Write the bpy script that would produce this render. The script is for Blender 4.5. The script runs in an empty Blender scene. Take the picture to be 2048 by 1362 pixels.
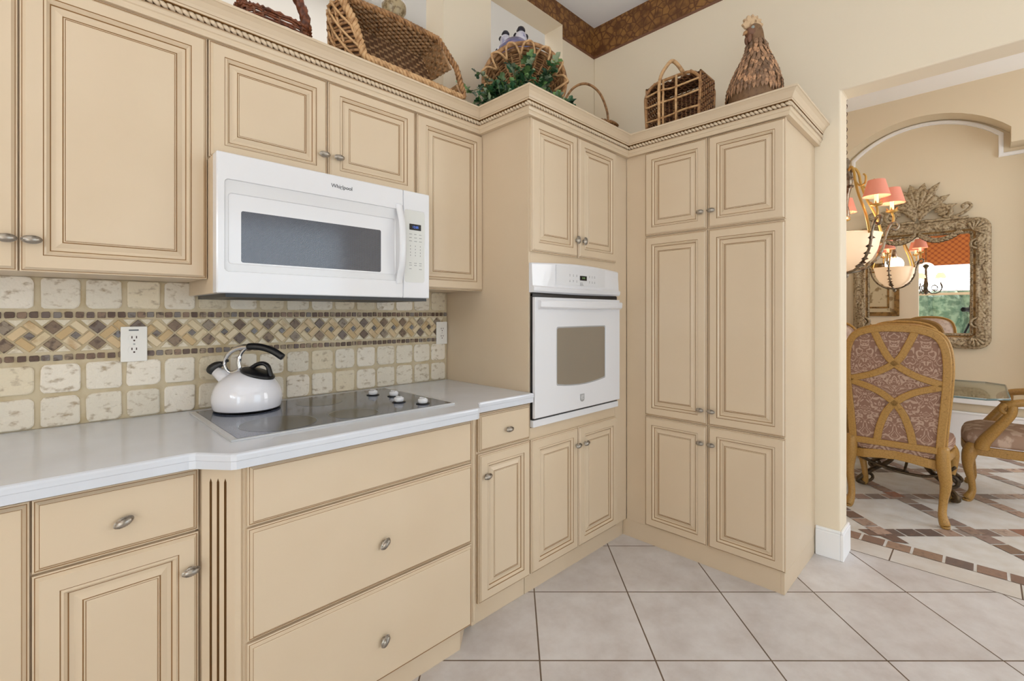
import bpy, math, random
from mathutils import Vector, Matrix
random.seed(7)
PI = math.pi
sc = bpy.context.scene
COL = sc.collection
V = Vector

# ------------------------------------------------------------------ materials
def hexc(r, g, b):
    f = lambda c: (c / 255 / 12.92) if c / 255 <= .04045 else ((c / 255 + .055) / 1.055) ** 2.4
    return (f(r), f(g), f(b), 1)

M = {}
def mat(name, rgb, rough=.5, metal=0, spec=.5, coat=0, noise=None, bump=None, attr=None, emit=None, trans=0, alpha=1, sheen=0):
    m = bpy.data.materials.new(name); m.use_nodes = True
    nt = m.node_tree; N = nt.nodes; L = nt.links
    b = N['Principled BSDF']
    b.inputs['Base Color'].default_value = hexc(*rgb)
    b.inputs['Roughness'].default_value = rough
    b.inputs['Metallic'].default_value = metal
    b.inputs['Specular IOR Level'].default_value = spec
    b.inputs['Coat Weight'].default_value = coat
    b.inputs['Coat Roughness'].default_value = .08
    b.inputs['Transmission Weight'].default_value = trans
    tc = N.new('ShaderNodeTexCoord')
    src = None
    if attr:
        a = N.new('ShaderNodeAttribute'); a.attribute_name = 'Col'
        src = a.outputs['Color']
    if noise:                        # (scale, rgb2, lo, hi[, stretch])
        n = N.new('ShaderNodeTexNoise'); n.inputs['Scale'].default_value = noise[0]
        n.inputs['Detail'].default_value = 6
        if len(noise) > 4:
            mp = N.new('ShaderNodeMapping'); mp.inputs['Scale'].default_value = noise[4]
            L.new(tc.outputs['Object'], mp.inputs[0]); L.new(mp.outputs[0], n.inputs['Vector'])
        else:
            L.new(tc.outputs['Object'], n.inputs['Vector'])
        mr = N.new('ShaderNodeMapRange')
        mr.inputs[1].default_value = noise[2]; mr.inputs[2].default_value = noise[3]
        L.new(n.outputs['Fac'], mr.inputs[0])
        mx = N.new('ShaderNodeMix'); mx.data_type = 'RGBA'
        L.new(mr.outputs[0], mx.inputs[0])
        mx.inputs[6].default_value = hexc(*rgb); mx.inputs[7].default_value = hexc(*noise[1])
        if src is not None: L.new(src, mx.inputs[6])
        src = mx.outputs[2]
    if src is not None: L.new(src, b.inputs['Base Color'])
    if bump:                         # (scale, strength)
        n2 = N.new('ShaderNodeTexNoise'); n2.inputs['Scale'].default_value = bump[0]; n2.inputs['Detail'].default_value = 5
        L.new(tc.outputs['Object'], n2.inputs['Vector'])
        bp = N.new('ShaderNodeBump'); bp.inputs['Strength'].default_value = bump[1]; bp.inputs['Distance'].default_value = .01
        L.new(n2.outputs['Fac'], bp.inputs['Height']); L.new(bp.outputs[0], b.inputs['Normal'])
    if emit:
        b.inputs['Emission Color'].default_value = hexc(*emit[0]); b.inputs['Emission Strength'].default_value = emit[1]
    M[name] = m
    return m

mat('cream_paint', (214, 195, 169), .36, noise=(3.0, (210, 190, 163), .35, .7))
mat('glaze', (136, 98, 54), .5)
mat('gap_dark', (60, 42, 26), .7)
mat('flute_brown', (122, 86, 46), .5)
mat('wall_cream', (233, 220, 198), .75, bump=(120, .03))
mat('wall_dining', (222, 209, 184), .75, bump=(120, .03))
mat('wall_grey', (222, 218, 212), .8)
mat('ceiling_white', (249, 251, 254), .85)
mat('trim_white', (244, 245, 248), .45)
mat('border_brown', (150, 106, 54), .6, noise=(16, (96, 58, 26), .42, .66), bump=(30, .2))
mat('counter', (214, 219, 229), .13, noise=(9, (210, 214, 223), .3, .7))
mat('appliance_white', (226, 227, 232), .12)
mat('appliance_recess', (219, 220, 224), .12)
mat('panel_ivory', (212, 213, 210), .35)
mat('black_plastic', (24, 24, 28), .35)
mat('black_gloss', (12, 12, 15), .18)
mat('dark_vent', (38, 42, 50), .5)
mat('ink_grey', (120, 122, 126), .5)
mat('logo_grey', (70, 72, 78), .4)
mat('badge_grey', (176, 180, 186), .3, metal=.4)
mat('display_blue', (30, 60, 110), .4, emit=((90, 140, 255), 1.2))
mat('display_green', (60, 80, 50), .4, emit=((150, 200, 120), .5))
mat('chrome', (215, 218, 224), .1, metal=1)
mat('frame_steel', (205, 206, 208), .3, metal=.2)
mat('pewter', (172, 164, 154), .3, metal=.8, noise=(60, (112, 104, 94), .45, .65))
mat('enamel', (242, 243, 252), .08, coat=.6)
mat('outlet_white', (240, 238, 234), .35)
mat('outlet_hole', (60, 30, 24), .6)
mat('grout', (206, 192, 164), .9, noise=(18, (190, 172, 138), .45, .7), bump=(80, .15))
mat('travertine', (226, 220, 206), .62, attr=True, noise=(42, (176, 158, 132), .55, .74, (1, 1, 1.6)), bump=(55, .5))
mat('marble_mosaic', (120, 95, 75), .5, attr=True, noise=(70, (92, 74, 62), .52, .68), bump=(90, .25))
mat('tan_stone', (208, 180, 130), .45, attr=True, noise=(22, (176, 142, 98), .55, .75), bump=(60, .1))
mat('brick_paver', (140, 110, 95), .55, attr=True, noise=(35, (128, 108, 98), .52, .72), bump=(70, .2))
mat('dining_tile', (226, 226, 226), .35, noise=(9, (212, 208, 202), .4, .7))
mat('dining_grout', (205, 198, 188), .8)
mat('wicker_tan', (172, 128, 84), .55, noise=(55, (112, 76, 44), .45, .68))
mat('wicker_light', (206, 166, 120), .5, noise=(45, (160, 116, 72), .45, .7))
mat('wicker_dark', (118, 72, 44), .5, noise=(50, (70, 40, 22), .45, .66))
mat('wicker_grey', (164, 128, 90), .55, noise=(50, (104, 76, 48), .45, .68))
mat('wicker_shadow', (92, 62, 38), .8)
mat('handle_red', (122, 66, 36), .4, noise=(60, (80, 38, 18), .45, .6))
mat('leaf_green', (58, 104, 52), .4, attr=True)
mat('stem_green', (96, 110, 56), .5)
mat('vase_crackle', (176, 158, 124), .35, noise=(60, (128, 108, 76), .47, .6))
mat('ornament_blue', (104, 104, 146), .25, noise=(26, (146, 128, 160), .48, .6))
mat('ornament_white', (206, 204, 216), .25, noise=(20, (120, 118, 168), .55, .7))
mat('ornament_black', (26, 24, 40), .2)
mat('rooster_brown', (150, 112, 80), .55, attr=True, noise=(70, (104, 72, 48), .5, .7))
mat('comb_tan', (206, 176, 140), .5, noise=(50, (150, 116, 84), .5, .66))
mat('wattle', (120, 82, 60), .5)
mat('eye_grey', (150, 156, 150), .3)
mat('gold_wood', (190, 146, 74), .42)
mat('antique', (176, 158, 128), .48, metal=.1, noise=(60, (108, 86, 58), .44, .66), bump=(90, .2))
mat('antique_gold', (150, 116, 66), .42, metal=.3, noise=(20, (96, 70, 36), .45, .65))
mat('mirror_glass', (246, 246, 246), .0, metal=1)
mat('iron', (96, 80, 58), .4, metal=.6, noise=(25, (60, 50, 40), .45, .65))
mat('iron_silver', (150, 140, 124), .3, metal=.7, noise=(25, (86, 62, 44), .45, .65))
mat('gilt', (196, 160, 90), .35, metal=.5)
mat('lamp_bowl', (250, 226, 200), .4, emit=((255, 214, 170), .62))
mat('shade_pink', (226, 150, 132), .7, emit=((255, 140, 100), .16))
mat('shade_cream', (250, 220, 180), .7, emit=((255, 205, 150), 1.6))
mat('candle', (250, 236, 205), .5, emit=((255, 226, 170), 1.4))
mat('bulb', (255, 240, 215), .5, emit=((255, 228, 180), 6))
mat('can_lens', (255, 250, 240), .5, emit=((255, 248, 236), 5))
mat('fabric_pink', (216, 198, 186), .8, noise=(22, (194, 172, 160), .45, .6))
mat('seat_fabric', (170, 142, 124), .75, noise=(16, (206, 184, 168), .5, .58, (1, 1, .6)))
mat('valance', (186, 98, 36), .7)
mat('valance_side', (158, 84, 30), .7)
mat('blind', (236, 234, 230), .5)
mat('window_frame', (240, 240, 240), .4)
mat('sash_tan', (196, 172, 140), .5)
mat('ground_pale', (186, 184, 182), .9, noise=(4, (174, 172, 170), .4, .6))  # pale grey chosen to bounce neutral sunlight up through the windows
mat('hedge', (84, 108, 84), .9, noise=(7, (132, 150, 122), .45, .6), bump=(6, 1))
mat('art_paper', (206, 192, 160), .6, noise=(11, (150, 130, 96), .55, .62))
mat('tripod_black', (22, 22, 24), .4)

def nodes(m):
    return m.node_tree.nodes, m.node_tree.links, m.node_tree.nodes['Principled BSDF']

# kitchen floor: square tiles laid on the diagonal, dark grout
def make_floor_mat():
    m = mat('floor_tile', (204, 190, 174), .32); N, L, b = nodes(m)
    tc = N.new('ShaderNodeTexCoord')
    mp = N.new('ShaderNodeMapping'); mp.vector_type = 'TEXTURE'
    mp.inputs['Rotation'].default_value = (0, 0, -PI / 4)
    L.new(tc.outputs['Object'], mp.inputs[0])
    br = N.new('ShaderNodeTexBrick'); br.offset = 0; br.squash = 1
    br.inputs['Scale'].default_value = 1
    br.inputs['Brick Width'].default_value = .4228; br.inputs['Row Height'].default_value = .4228
    br.inputs['Mortar Size'].default_value = .0032; br.inputs['Mortar Smooth'].default_value = .2
    br.inputs['Color1'].default_value = hexc(219, 216, 217); br.inputs['Color2'].default_value = hexc(212, 208, 208)
    br.inputs['Mortar'].default_value = hexc(106, 88, 74)
    L.new(mp.outputs[0], br.inputs['Vector'])
    n = N.new('ShaderNodeTexNoise'); n.inputs['Scale'].default_value = 6; n.inputs['Detail'].default_value = 8
    n.inputs['Roughness'].default_value = .65
    L.new(tc.outputs['Object'], n.inputs['Vector'])
    mr = N.new('ShaderNodeMapRange'); mr.inputs[1].default_value = .35; mr.inputs[2].default_value = .7
    L.new(n.outputs['Fac'], mr.inputs[0])
    mx = N.new('ShaderNodeMix'); mx.data_type = 'RGBA'; mx.blend_type = 'MULTIPLY'
    mx.inputs[7].default_value = hexc(230, 225, 222)
    L.new(mr.outputs[0], mx.inputs[0]); L.new(br.outputs['Color'], mx.inputs[6])
    L.new(mx.outputs[2], b.inputs['Base Color'])
    bp = N.new('ShaderNodeBump'); bp.inputs['Strength'].default_value = .4; bp.inputs['Distance'].default_value = .003; bp.invert = True
    L.new(br.outputs['Fac'], bp.inputs['Height']); L.new(bp.outputs[0], b.inputs['Normal'])
make_floor_mat()

# wallpaper border, cracked gold paint, damask, glass
def make_special():
    N, L, b = nodes(M['border_brown'])
    tc = N.new('ShaderNodeTexCoord'); vo = N.new('ShaderNodeTexVoronoi'); vo.feature = 'DISTANCE_TO_EDGE'; vo.inputs['Scale'].default_value = 22
    L.new(tc.outputs['Object'], vo.inputs['Vector'])
    mr = N.new('ShaderNodeMapRange'); mr.inputs[1].default_value = .02; mr.inputs[2].default_value = .12
    L.new(vo.outputs['Distance'], mr.inputs[0])
    old = b.inputs['Base Color'].links[0].from_socket
    mx = N.new('ShaderNodeMix'); mx.data_type = 'RGBA'; mx.inputs[6].default_value = hexc(96, 56, 26)
    L.new(mr.outputs[0], mx.inputs[0]); L.new(old, mx.inputs[7]); L.new(mx.outputs[2], b.inputs['Base Color'])
    N, L, b = nodes(M['gold_wood'])
    tc = N.new('ShaderNodeTexCoord'); vo = N.new('ShaderNodeTexVoronoi'); vo.feature = 'DISTANCE_TO_EDGE'; vo.inputs['Scale'].default_value = 58
    L.new(tc.outputs['Object'], vo.inputs['Vector'])
    mr = N.new('ShaderNodeMapRange'); mr.inputs[1].default_value = .0; mr.inputs[2].default_value = .045
    L.new(vo.outputs['Distance'], mr.inputs[0])
    mx = N.new('ShaderNodeMix'); mx.data_type = 'RGBA'; mx.inputs[6].default_value = hexc(140, 102, 48); mx.inputs[7].default_value = hexc(178, 137, 72)
    L.new(mr.outputs[0], mx.inputs[0]); L.new(mx.outputs[2], b.inputs['Base Color'])
    m = mat('damask', (146, 114, 98), .8); N, L, b = nodes(m)
    tc = N.new('ShaderNodeTexCoord'); sx = N.new('ShaderNodeSeparateXYZ'); L.new(tc.outputs['Object'], sx.inputs[0])
    def mth(op, a, c=None):
        q = N.new('ShaderNodeMath'); q.operation = op
        for i, s in enumerate((a, c)):
            if s is None: continue
            if isinstance(s, (int, float)): q.inputs[i].default_value = s
            else: L.new(s, q.inputs[i])
        return q.outputs[0]
    ax = mth('PINGPONG', sx.outputs['X'], .075); az = sx.outputs['Z']
    cb = N.new('ShaderNodeCombineXYZ'); L.new(ax, cb.inputs[0]); L.new(az, cb.inputs[1])
    w = N.new('ShaderNodeTexNoise'); w.inputs['Scale'].default_value = 15; w.inputs['Detail'].default_value = 1.0; w.inputs['Distortion'].default_value = 1.6
    L.new(cb.outputs[0], w.inputs['Vector'])
    s = mth('SINE', mth('MULTIPLY', w.outputs['Fac'], 34))
    mr = N.new('ShaderNodeMapRange'); mr.inputs[1].default_value = .35; mr.inputs[2].default_value = .6; L.new(s, mr.inputs[0])
    mx = N.new('ShaderNodeMix'); mx.data_type = 'RGBA'; mx.inputs[6].default_value = hexc(146, 112, 96); mx.inputs[7].default_value = hexc(188, 160, 142)
    L.new(mr.outputs[0], mx.inputs[0]); L.new(mx.outputs[2], b.inputs['Base Color'])
    # valance lattice
    N, L, b = nodes(M['valance']); tc = N.new('ShaderNodeTexCoord'); ck = N.new('ShaderNodeTexVoronoi'); ck.inputs['Scale'].default_value = 12; ck.inputs['Randomness'].default_value = 0
    mp = N.new('ShaderNodeMapping'); mp.inputs['Rotation'].default_value = (PI / 4, 0, 0); L.new(tc.outputs['Object'], mp.inputs[0]); L.new(mp.outputs[0], ck.inputs['Vector'])
    mr = N.new('ShaderNodeMapRange'); mr.inputs[1].default_value = .3; mr.inputs[2].default_value = .6; L.new(ck.outputs['Distance'], mr.inputs[0])
    mx = N.new('ShaderNodeMix'); mx.data_type = 'RGBA'; mx.inputs[6].default_value = hexc(196, 112, 44); mx.inputs[7].default_value = hexc(150, 70, 26)
    L.new(mr.outputs[0], mx.inputs[0]); L.new(mx.outputs[2], b.inputs['Base Color'])
    # clear glass as a real pane: a little gloss over see-through
    for nm, tint, k in (('pane_glass', (250, 252, 252), .06), ('table_glass', (238, 240, 234), .42)):
        m = mat(nm, tint, 0); nt = m.node_tree; N, L = nt.nodes, nt.links
        out = N['Material Output']; t = N.new('ShaderNodeBsdfTransparent'); t.inputs[0].default_value = hexc(*tint)
        g = N.new('ShaderNodeBsdfGlossy'); g.inputs['Roughness'].default_value = .02
        mix = N.new('ShaderNodeMixShader'); mix.inputs[0].default_value = k
        L.new(t.outputs[0], mix.inputs[1]); L.new(g.outputs[0], mix.inputs[2]); L.new(mix.outputs[0], out.inputs[0])
    # cooktop glass: dark speckled ceramic
    m = mat('ceramic_glass', (62, 64, 70), .1, spec=.6); N, L, b = nodes(m)
    tc = N.new('ShaderNodeTexCoord'); n = N.new('ShaderNodeTexNoise'); n.inputs['Scale'].default_value = 330; n.inputs['Detail'].default_value = 2
    L.new(tc.outputs['Object'], n.inputs['Vector'])
    mr = N.new('ShaderNodeMapRange'); mr.inputs[1].default_value = .45; mr.inputs[2].default_value = .7; L.new(n.outputs['Fac'], mr.inputs[0])
    mx = N.new('ShaderNodeMix'); mx.data_type = 'RGBA'; mx.inputs[6].default_value = hexc(62, 68, 86); mx.inputs[7].default_value = hexc(112, 120, 140)
    L.new(mr.outputs[0], mx.inputs[0]); L.new(mx.outputs[2], b.inputs['Base Color'])
    mat('burner_dark', (44, 42, 42), .14, spec=.6)
    mat('burner_line', (112, 114, 118), .2)
    # perforated microwave window
    m = mat('mesh_window', (58, 60, 70), .12, spec=.7); N, L, b = nodes(m)
    tc = N.new('ShaderNodeTexCoord'); sx = N.new('ShaderNodeSeparateXYZ'); L.new(tc.outputs['Object'], sx.inputs[0])
    def wv(sock, k):
        q = N.new('ShaderNodeMath'); q.operation = 'MULTIPLY'; q.inputs[1].default_value = k; L.new(sock, q.inputs[0])
        q2 = N.new('ShaderNodeMath'); q2.operation = 'SINE'; L.new(q.outputs[0], q2.inputs[0]); return q2.outputs[0]
    q = N.new('ShaderNodeMath'); q.operation = 'MULTIPLY'; L.new(wv(sx.outputs['X'], 1250), q.inputs[0]); L.new(wv(sx.outputs['Z'], 1250), q.inputs[1])
    mr = N.new('ShaderNodeMapRange'); mr.inputs[1].default_value = -.2; mr.inputs[2].default_value = .6; L.new(q.outputs[0], mr.inputs[0])
    mx = N.new('ShaderNodeMix'); mx.data_type = 'RGBA'; mx.inputs[6].default_value = hexc(96, 98, 108); mx.inputs[7].default_value = hexc(30, 31, 38)
    L.new(mr.outputs[0], mx.inputs[0]); L.new(mx.outputs[2], b.inputs['Base Color'])
    mat('oven_window', (136, 126, 112), .1, spec=.8)
make_special()

# ------------------------------------------------------------------ mesh builder
class MB:
    def __init__(s): s.v = []; s.f = []; s.m = []; s.s = []; s.c = []; s.T = None; s.col = (1, 1, 1, 1)
    def add(s, vs, fs, m=0, sm=False):
        o = len(s.v)
        for p in vs:
            p = V(p)
            if s.T is not None: p = s.T @ p
            s.v.append(p); s.c.append(s.col)
        for f in fs:
            s.f.append([i + o for i in f]); s.m.append(m); s.s.append(sm)
        return s
    def box(s, x0, x1, y0, y1, z0, z1, m=0):
        if x0 > x1: x0, x1 = x1, x0
        if y0 > y1: y0, y1 = y1, y0
        if z0 > z1: z0, z1 = z1, z0
        return s.add([(x0, y0, z0), (x1, y0, z0), (x1, y1, z0), (x0, y1, z0), (x0, y0, z1), (x1, y0, z1), (x1, y1, z1), (x0, y1, z1)],
                     [(3, 2, 1, 0), (4, 5, 6, 7), (0, 1, 5, 4), (1, 2, 6, 5), (2, 3, 7, 6), (3, 0, 4, 7)], m)
    def quad(s, a, b, c, d, m=0): return s.add([a, b, c, d], [(0, 1, 2, 3)], m)
    def tube(s, pts, r, n=8, m=0, closed=False, sm=True, caps=True, twist=0, lobes=0, lobe=.25, flat=1, up=None):
        P = [V(p) for p in pts]; k = len(P)
        if k < 2: return s
        R = r if isinstance(r, (list, tuple)) else [r] * k
        vs = []; ref = None
        for i in range(k):
            a = P[(i - 1) % k] if (closed or i > 0) else P[i]
            b = P[(i + 1) % k] if (closed or i < k - 1) else P[i]
            t = (b - a)
            t = t.normalized() if t.length > 1e-9 else V((0, 0, 1))
            if ref is None:
                ref = V(up) if up else (V((0, 0, 1)) if abs(t.z) < .9 else V((1, 0, 0)))
            x = ref - t * ref.dot(t)
            if x.length < 1e-6: x = t.orthogonal()
            x.normalize(); ref = x; y = t.cross(x)
            for j in range(n):
                g = 2 * PI * j / n
                rr = R[i]
                gg = g + twist * i
                if lobes: rr = R[i] * (1 - lobe + lobe * abs(math.cos(lobes * .5 * g)))
                vs.append(P[i] + x * (rr * math.cos(gg)) + y * (rr * flat * math.sin(gg)))
        fs = []
        for i in range(k if closed else k - 1):
            i2 = (i + 1) % k
            for j in range(n):
                j2 = (j + 1) % n
                fs.append((i * n + j, i * n + j2, i2 * n + j2, i2 * n + j))
        if caps and not closed:
            fs.append(tuple(range(n - 1, -1, -1))); fs.append(tuple((k - 1) * n + j for j in range(n)))
        return s.add(vs, fs, m, sm)
    def lathe(s, prof, n=24, m=0, sm=True, ctr=(0, 0, 0), mats=None, capb=True, capt=True):
        vs = []; fs = []; c = V(ctr); k = len(prof)
        for r, z in prof:
            for j in range(n):
                g = 2 * PI * j / n
                vs.append(c + V((r * math.cos(g), r * math.sin(g), z)))
        for i in range(k - 1):
            for j in range(n):
                j2 = (j + 1) % n
                fs.append((i * n + j, i * n + j2, (i + 1) * n + j2, (i + 1) * n + j))
        if capb and prof[0][0] > 1e-5: fs.append(tuple(range(n - 1, -1, -1)))
        if capt and prof[-1][0] > 1e-5: fs.append(tuple((k - 1) * n + j for j in range(n)))
        return s.add(vs, fs, m, sm)
    def ell(s, c, r, n=12, k=8, m=0):
        if not isinstance(r, (tuple, list)): r = (r, r, r)
        vs = [V(c) + V((0, 0, -r[2]))]; fs = []
        for i in range(1, k):
            t = -PI / 2 + PI * i / k
            for j in range(n):
                g = 2 * PI * j / n
                vs.append(V(c) + V((r[0] * math.cos(t) * math.cos(g), r[1] * math.cos(t) * math.sin(g), r[2] * math.sin(t))))
        vs.append(V(c) + V((0, 0, r[2])))
        for j in range(n):
            fs.append((0, 1 + (j + 1) % n, 1 + j))
            fs.append((len(vs) - 1, 1 + (k - 2) * n + j, 1 + (k - 2) * n + (j + 1) % n))
        for i in range(k - 2):
            for j in range(n):
                j2 = (j + 1) % n
                fs.append((1 + i * n + j, 1 + i * n + j2, 1 + (i + 1) * n + j2, 1 + (i + 1) * n + j))
        return s.add(vs, fs, m, True)
    def patch(s, fn, nu, nv, m=0, sm=True, thick=0):
        vs = [V(fn(i / nu, j / nv)) for i in range(nu + 1) for j in range(nv + 1)]
        fs = [(i * (nv + 1) + j, (i + 1) * (nv + 1) + j, (i + 1) * (nv + 1) + j + 1, i * (nv + 1) + j + 1) for i in range(nu) for j in range(nv)]
        return s.add(vs, fs, m, sm)
    def prism(s, poly, fn, d0, d1, m=0, sm=False):
        """poly of (a,b); fn(a,b,d)->point"""
        n = len(poly)
        vs = [fn(a, b, d0) for a, b in poly] + [fn(a, b, d1) for a, b in poly]
        fs = [tuple(range(n - 1, -1, -1)), tuple(range(n, 2 * n))]
        fs += [(i, (i + 1) % n, n + (i + 1) % n, n + i) for i in range(n)]
        return s.add(vs, fs, m, sm)
    def ring(s, outer, inner, fn, d0, d1, m=0, closed=True):
        n = len(outer)
        vs = [fn(a, b, d0) for a, b in outer] + [fn(a, b, d0) for a, b in inner] + [fn(a, b, d1) for a, b in outer] + [fn(a, b, d1) for a, b in inner]
        fs = []
        for i in range(n if closed else n - 1):
            j = (i + 1) % n
            fs += [(i, j, n + j, n + i), (2 * n + j, 2 * n + i, 3 * n + i, 3 * n + j), (j, i, 2 * n + i, 2 * n + j), (n + i, n + j, 3 * n + j, 3 * n + i)]
        if not closed:
            e = n - 1
            fs += [(0, n, 3 * n, 2 * n), (e, 2 * n + e, 3 * n + e, n + e)]
        return s.add(vs, fs, m)
    def build(s, name, mats, parent=None, bevel=0, fixn=True, subsurf=0):
        me = bpy.data.meshes.new(name)
        me.from_pydata([tuple(p) for p in s.v], [], s.f)
        for x in (mats if isinstance(mats, (list, tuple)) else [mats]): me.materials.append(M[x])
        for p, mi, sm in zip(me.polygons, s.m, s.s): p.material_index = mi; p.use_smooth = sm
        if any(c != (1, 1, 1, 1) for c in s.c):
            a = me.color_attributes.new('Col', 'FLOAT_COLOR', 'POINT')
            for i, c in enumerate(s.c): a.data[i].color = c
        me.update()
        o = bpy.data.objects.new(name, me); COL.objects.link(o)
        if parent is not None: o.parent = parent
        if bevel:
            b = o.modifiers.new('bevel', 'BEVEL'); b.width = bevel; b.segments = 2; b.limit_method = 'ANGLE'; b.angle_limit = .7
            b.harden_normals = False
        if subsurf:
            b = o.modifiers.new('sub', 'SUBSURF'); b.levels = b.render_levels = subsurf
        return o

def tag(o, label, cat, group=None):
    o['label'] = label; o['category'] = cat
    if group: o['group'] = group
    return o
def thing(name, label, cat, loc=(0, 0, 0), rotz=0, group=None):
    o = bpy.data.objects.new(name, None); COL.objects.link(o); o.empty_display_size = .05
    o.location = loc; o.rotation_euler = (0, 0, rotz)
    return tag(o, label, cat, group)
def struct(o):
    o['kind'] = 'structure'; return o
def smooth(pts, n=6, closed=False):
    P = [V(p) for p in pts]; k = len(P); out = []
    for i in range(k if closed else k - 1):
        g = lambda j: P[j % k] if closed else P[max(0, min(k - 1, j))]
        a, b, c, d = g(i - 1), g(i), g(i + 1), g(i + 2)
        for q in range(n):
            t = q / n
            out.append(.5 * ((2 * b) + (c - a) * t + (2 * a - 5 * b + 4 * c - d) * t * t + (3 * b - a - 3 * c + d) * t ** 3))
    if not closed: out.append(P[-1])
    return out
def srgb(r, g, b): return hexc(r, g, b)
def text(name, body, size, matname, parent, M4, extrude=.0006):
    cu = bpy.data.curves.new(name, 'FONT'); cu.body = body; cu.size = size; cu.extrude = extrude; cu.align_x = 'CENTER'; cu.align_y = 'CENTER'
    cu.materials.append(M[matname])
    f = bpy.data.objects.new(name + '_curve', cu); COL.objects.link(f)
    me = bpy.data.meshes.new_from_object(f.evaluated_get(bpy.context.evaluated_depsgraph_get()))
    bpy.data.objects.remove(f); bpy.data.curves.remove(cu)
    me.materials.clear(); me.materials.append(M[matname])
    o = bpy.data.objects.new(name, me); COL.objects.link(o); o.parent = parent; o.matrix_local = M4
    return o
FACE_S = Matrix.Rotation(PI / 2, 4, 'X')          # text facing -Y
LAMP_W, DAY_W, DIN_W, FAR_W, EXPO, NOOK_W, FR, SUN_W, NW = 0.5, 66, 54, 78, -.44, 4, .75, 26, 85
# ------------------------------------------------------------------ room shell
XW = .715; CEIL = 3.38; T = .15; XD = XW + T
YO = -1.525; ZO = 2.41                # opening to the dining room
def plane(name, m, a, b, c, d): return struct(MB().quad(a, b, c, d).build(name, m))

b = MB(); b.quad((-5, -4.6, 0), (.885, -4.6, 0), (.885, 0, 0), (-5, 0, 0))
struct(b.build('floor', 'floor_tile'))
struct(MB().box(-5.1, 4.2, -4.7, .16, CEIL, CEIL + .08).build('ceiling', 'ceiling_white'))

# back wall with two high openings over the cabinets
o1 = (-4.2, -.6625); o2 = (-.3185, .3457); zs, zt = 2.27, 3.248
b = MB()
b.box(-5, 4.2, 0, .16, 0, zs); b.box(-5, 4.2, 0, .16, zt, CEIL)
b.box(-5, o1[0], 0, .16, zs, zt); b.box(o1[1], o2[0], 0, .16, zs, zt); b.box(o2[1], 4.2, 0, .16, zs, zt)
struct(b.build('wall_back', 'wall_cream'))
# room beyond those openings
b = MB(); b.quad((-5.5, 2.6, 0), (4.5, 2.6, 0), (4.5, 2.6, 4.6), (-5.5, 2.6, 4.6))
b.quad((-5.5, .16, 0), (-5.5, 2.6, 0), (-5.5, 2.6, 4.6), (-5.5, .16, 4.6)); b.quad((4.5, 2.6, 0), (4.5, .16, 0), (4.5, .16, 4.6), (4.5, 2.6, 4.6))
b.quad((-5.5, .17, CEIL), (4.5, .17, CEIL), (4.5, .17, 4.6), (-5.5, .17, 4.6))
struct(b.build('wall_far', 'wall_grey'))
plane('ceiling_far', 'ceiling_white', (-5.5, .16, 4.6), (-5.5, 2.6, 4.6), (4.5, 2.6, 4.6), (4.5, .16, 4.6))
plane('floor_far', 'dining_tile', (-5.5, .16, 0), (4.5, .16, 0), (4.5, 2.6, 0), (-5.5, 2.6, 0))

# wall between kitchen and dining room, with its wide opening
b = MB()
b.prism([(0, 0), (YO, 0), (YO, ZO), (-3.35, ZO), (-3.35, 0), (-4.6, 0), (-4.6, CEIL), (0, CEIL)], lambda y, z, x: (x, y, z), XD, XW)
struct(b.build('wall_right', 'wall_cream', bevel=.008))
# left and front walls, each with a window opening
W1 = (-2.62, -1.16, .62, 2.96)        # y0 y1 z0 z1 in wall_left
W4 = (-4.5, -2.95, .1, 2.6)  # added window, out of the mirror's view, only to admit fill light
W2 = (-1.35, .6, .06, 2.5)            # x0 x1 z0 z1 in wall_front
b = MB()
b.box(-5.12, -5, -4.6, W4[0], 0, CEIL); b.box(-5.12, -5, W4[1], W1[0], 0, CEIL); b.box(-5.12, -5, W4[0], W4[1], 0, W4[2]); b.box(-5.12, -5, W4[0], W4[1], W4[3], CEIL); b.box(-5.12, -5, W1[1], 0, 0, CEIL); b.box(-5.12, -5, W1[0], W1[1], 0, W1[2]); b.box(-5.12, -5, W1[0], W1[1], W1[3], CEIL)
struct(b.build('wall_left', 'wall_cream'))
b = MB()
b.box(-5.12, W2[0], -4.72, -4.6, 0, CEIL); b.box(W2[1], XD, -4.72, -4.6, 0, CEIL); b.box(W2[0], W2[1], -4.72, -4.6, 0, W2[2]); b.box(W2[0], W2[1], -4.72, -4.6, W2[3], CEIL)
b.box(XD, 4.2, -4.3, -4.2, 0, .8); b.box(XD, 4.2, -4.3, -4.2, 2.7, CEIL); b.box(XD, 1.6, -4.3, -4.2, .8, 2.7); b.box(3.4, 4.2, -4.3, -4.2, .8, 2.7)
struct(b.build('wall_front', 'wall_cream'))
# windows
def window(name, fn, a0, a1, z0, z1):
    f = MB()
    w = .05
    for (p, q, r, s_) in ((a0, a0 + w, z0, z1), (a1 - w, a1, z0, z1), (a0, a1, z0, z0 + w), (a0, a1, z1 - w, z1)):
        f.prism([(p, r), (q, r), (q, s_), (p, s_)], fn, -.03, .03)
    zm = z0 + (z1 - z0) * .43
    f.prism([(a0, zm - .03), (a1, zm - .03), (a1, zm + .03), (a0, zm + .03)], fn, -.025, .025, 1)
    o = struct(f.build(name, ['window_frame', 'sash_tan']))
    g = MB(); g.prism([(a0 + .05, z0 + .05), (a1 - .05, z0 + .05), (a1 - .05, z1 - .05), (a0 + .05, z1 - .05)], fn, -.003, .003)
    g.build('pane', 'pane_glass', o)
    return o
window('window_1', lambda a, z, d: (-5.06 + d, a, z), *W1)
window('window_2', lambda a, z, d: (a, -4.66 + d, z), *W2)
window('window_fill_side', lambda a, z, d: (-5.06 + d, a, z), *W4)  # added opening for the side fill lamp
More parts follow.
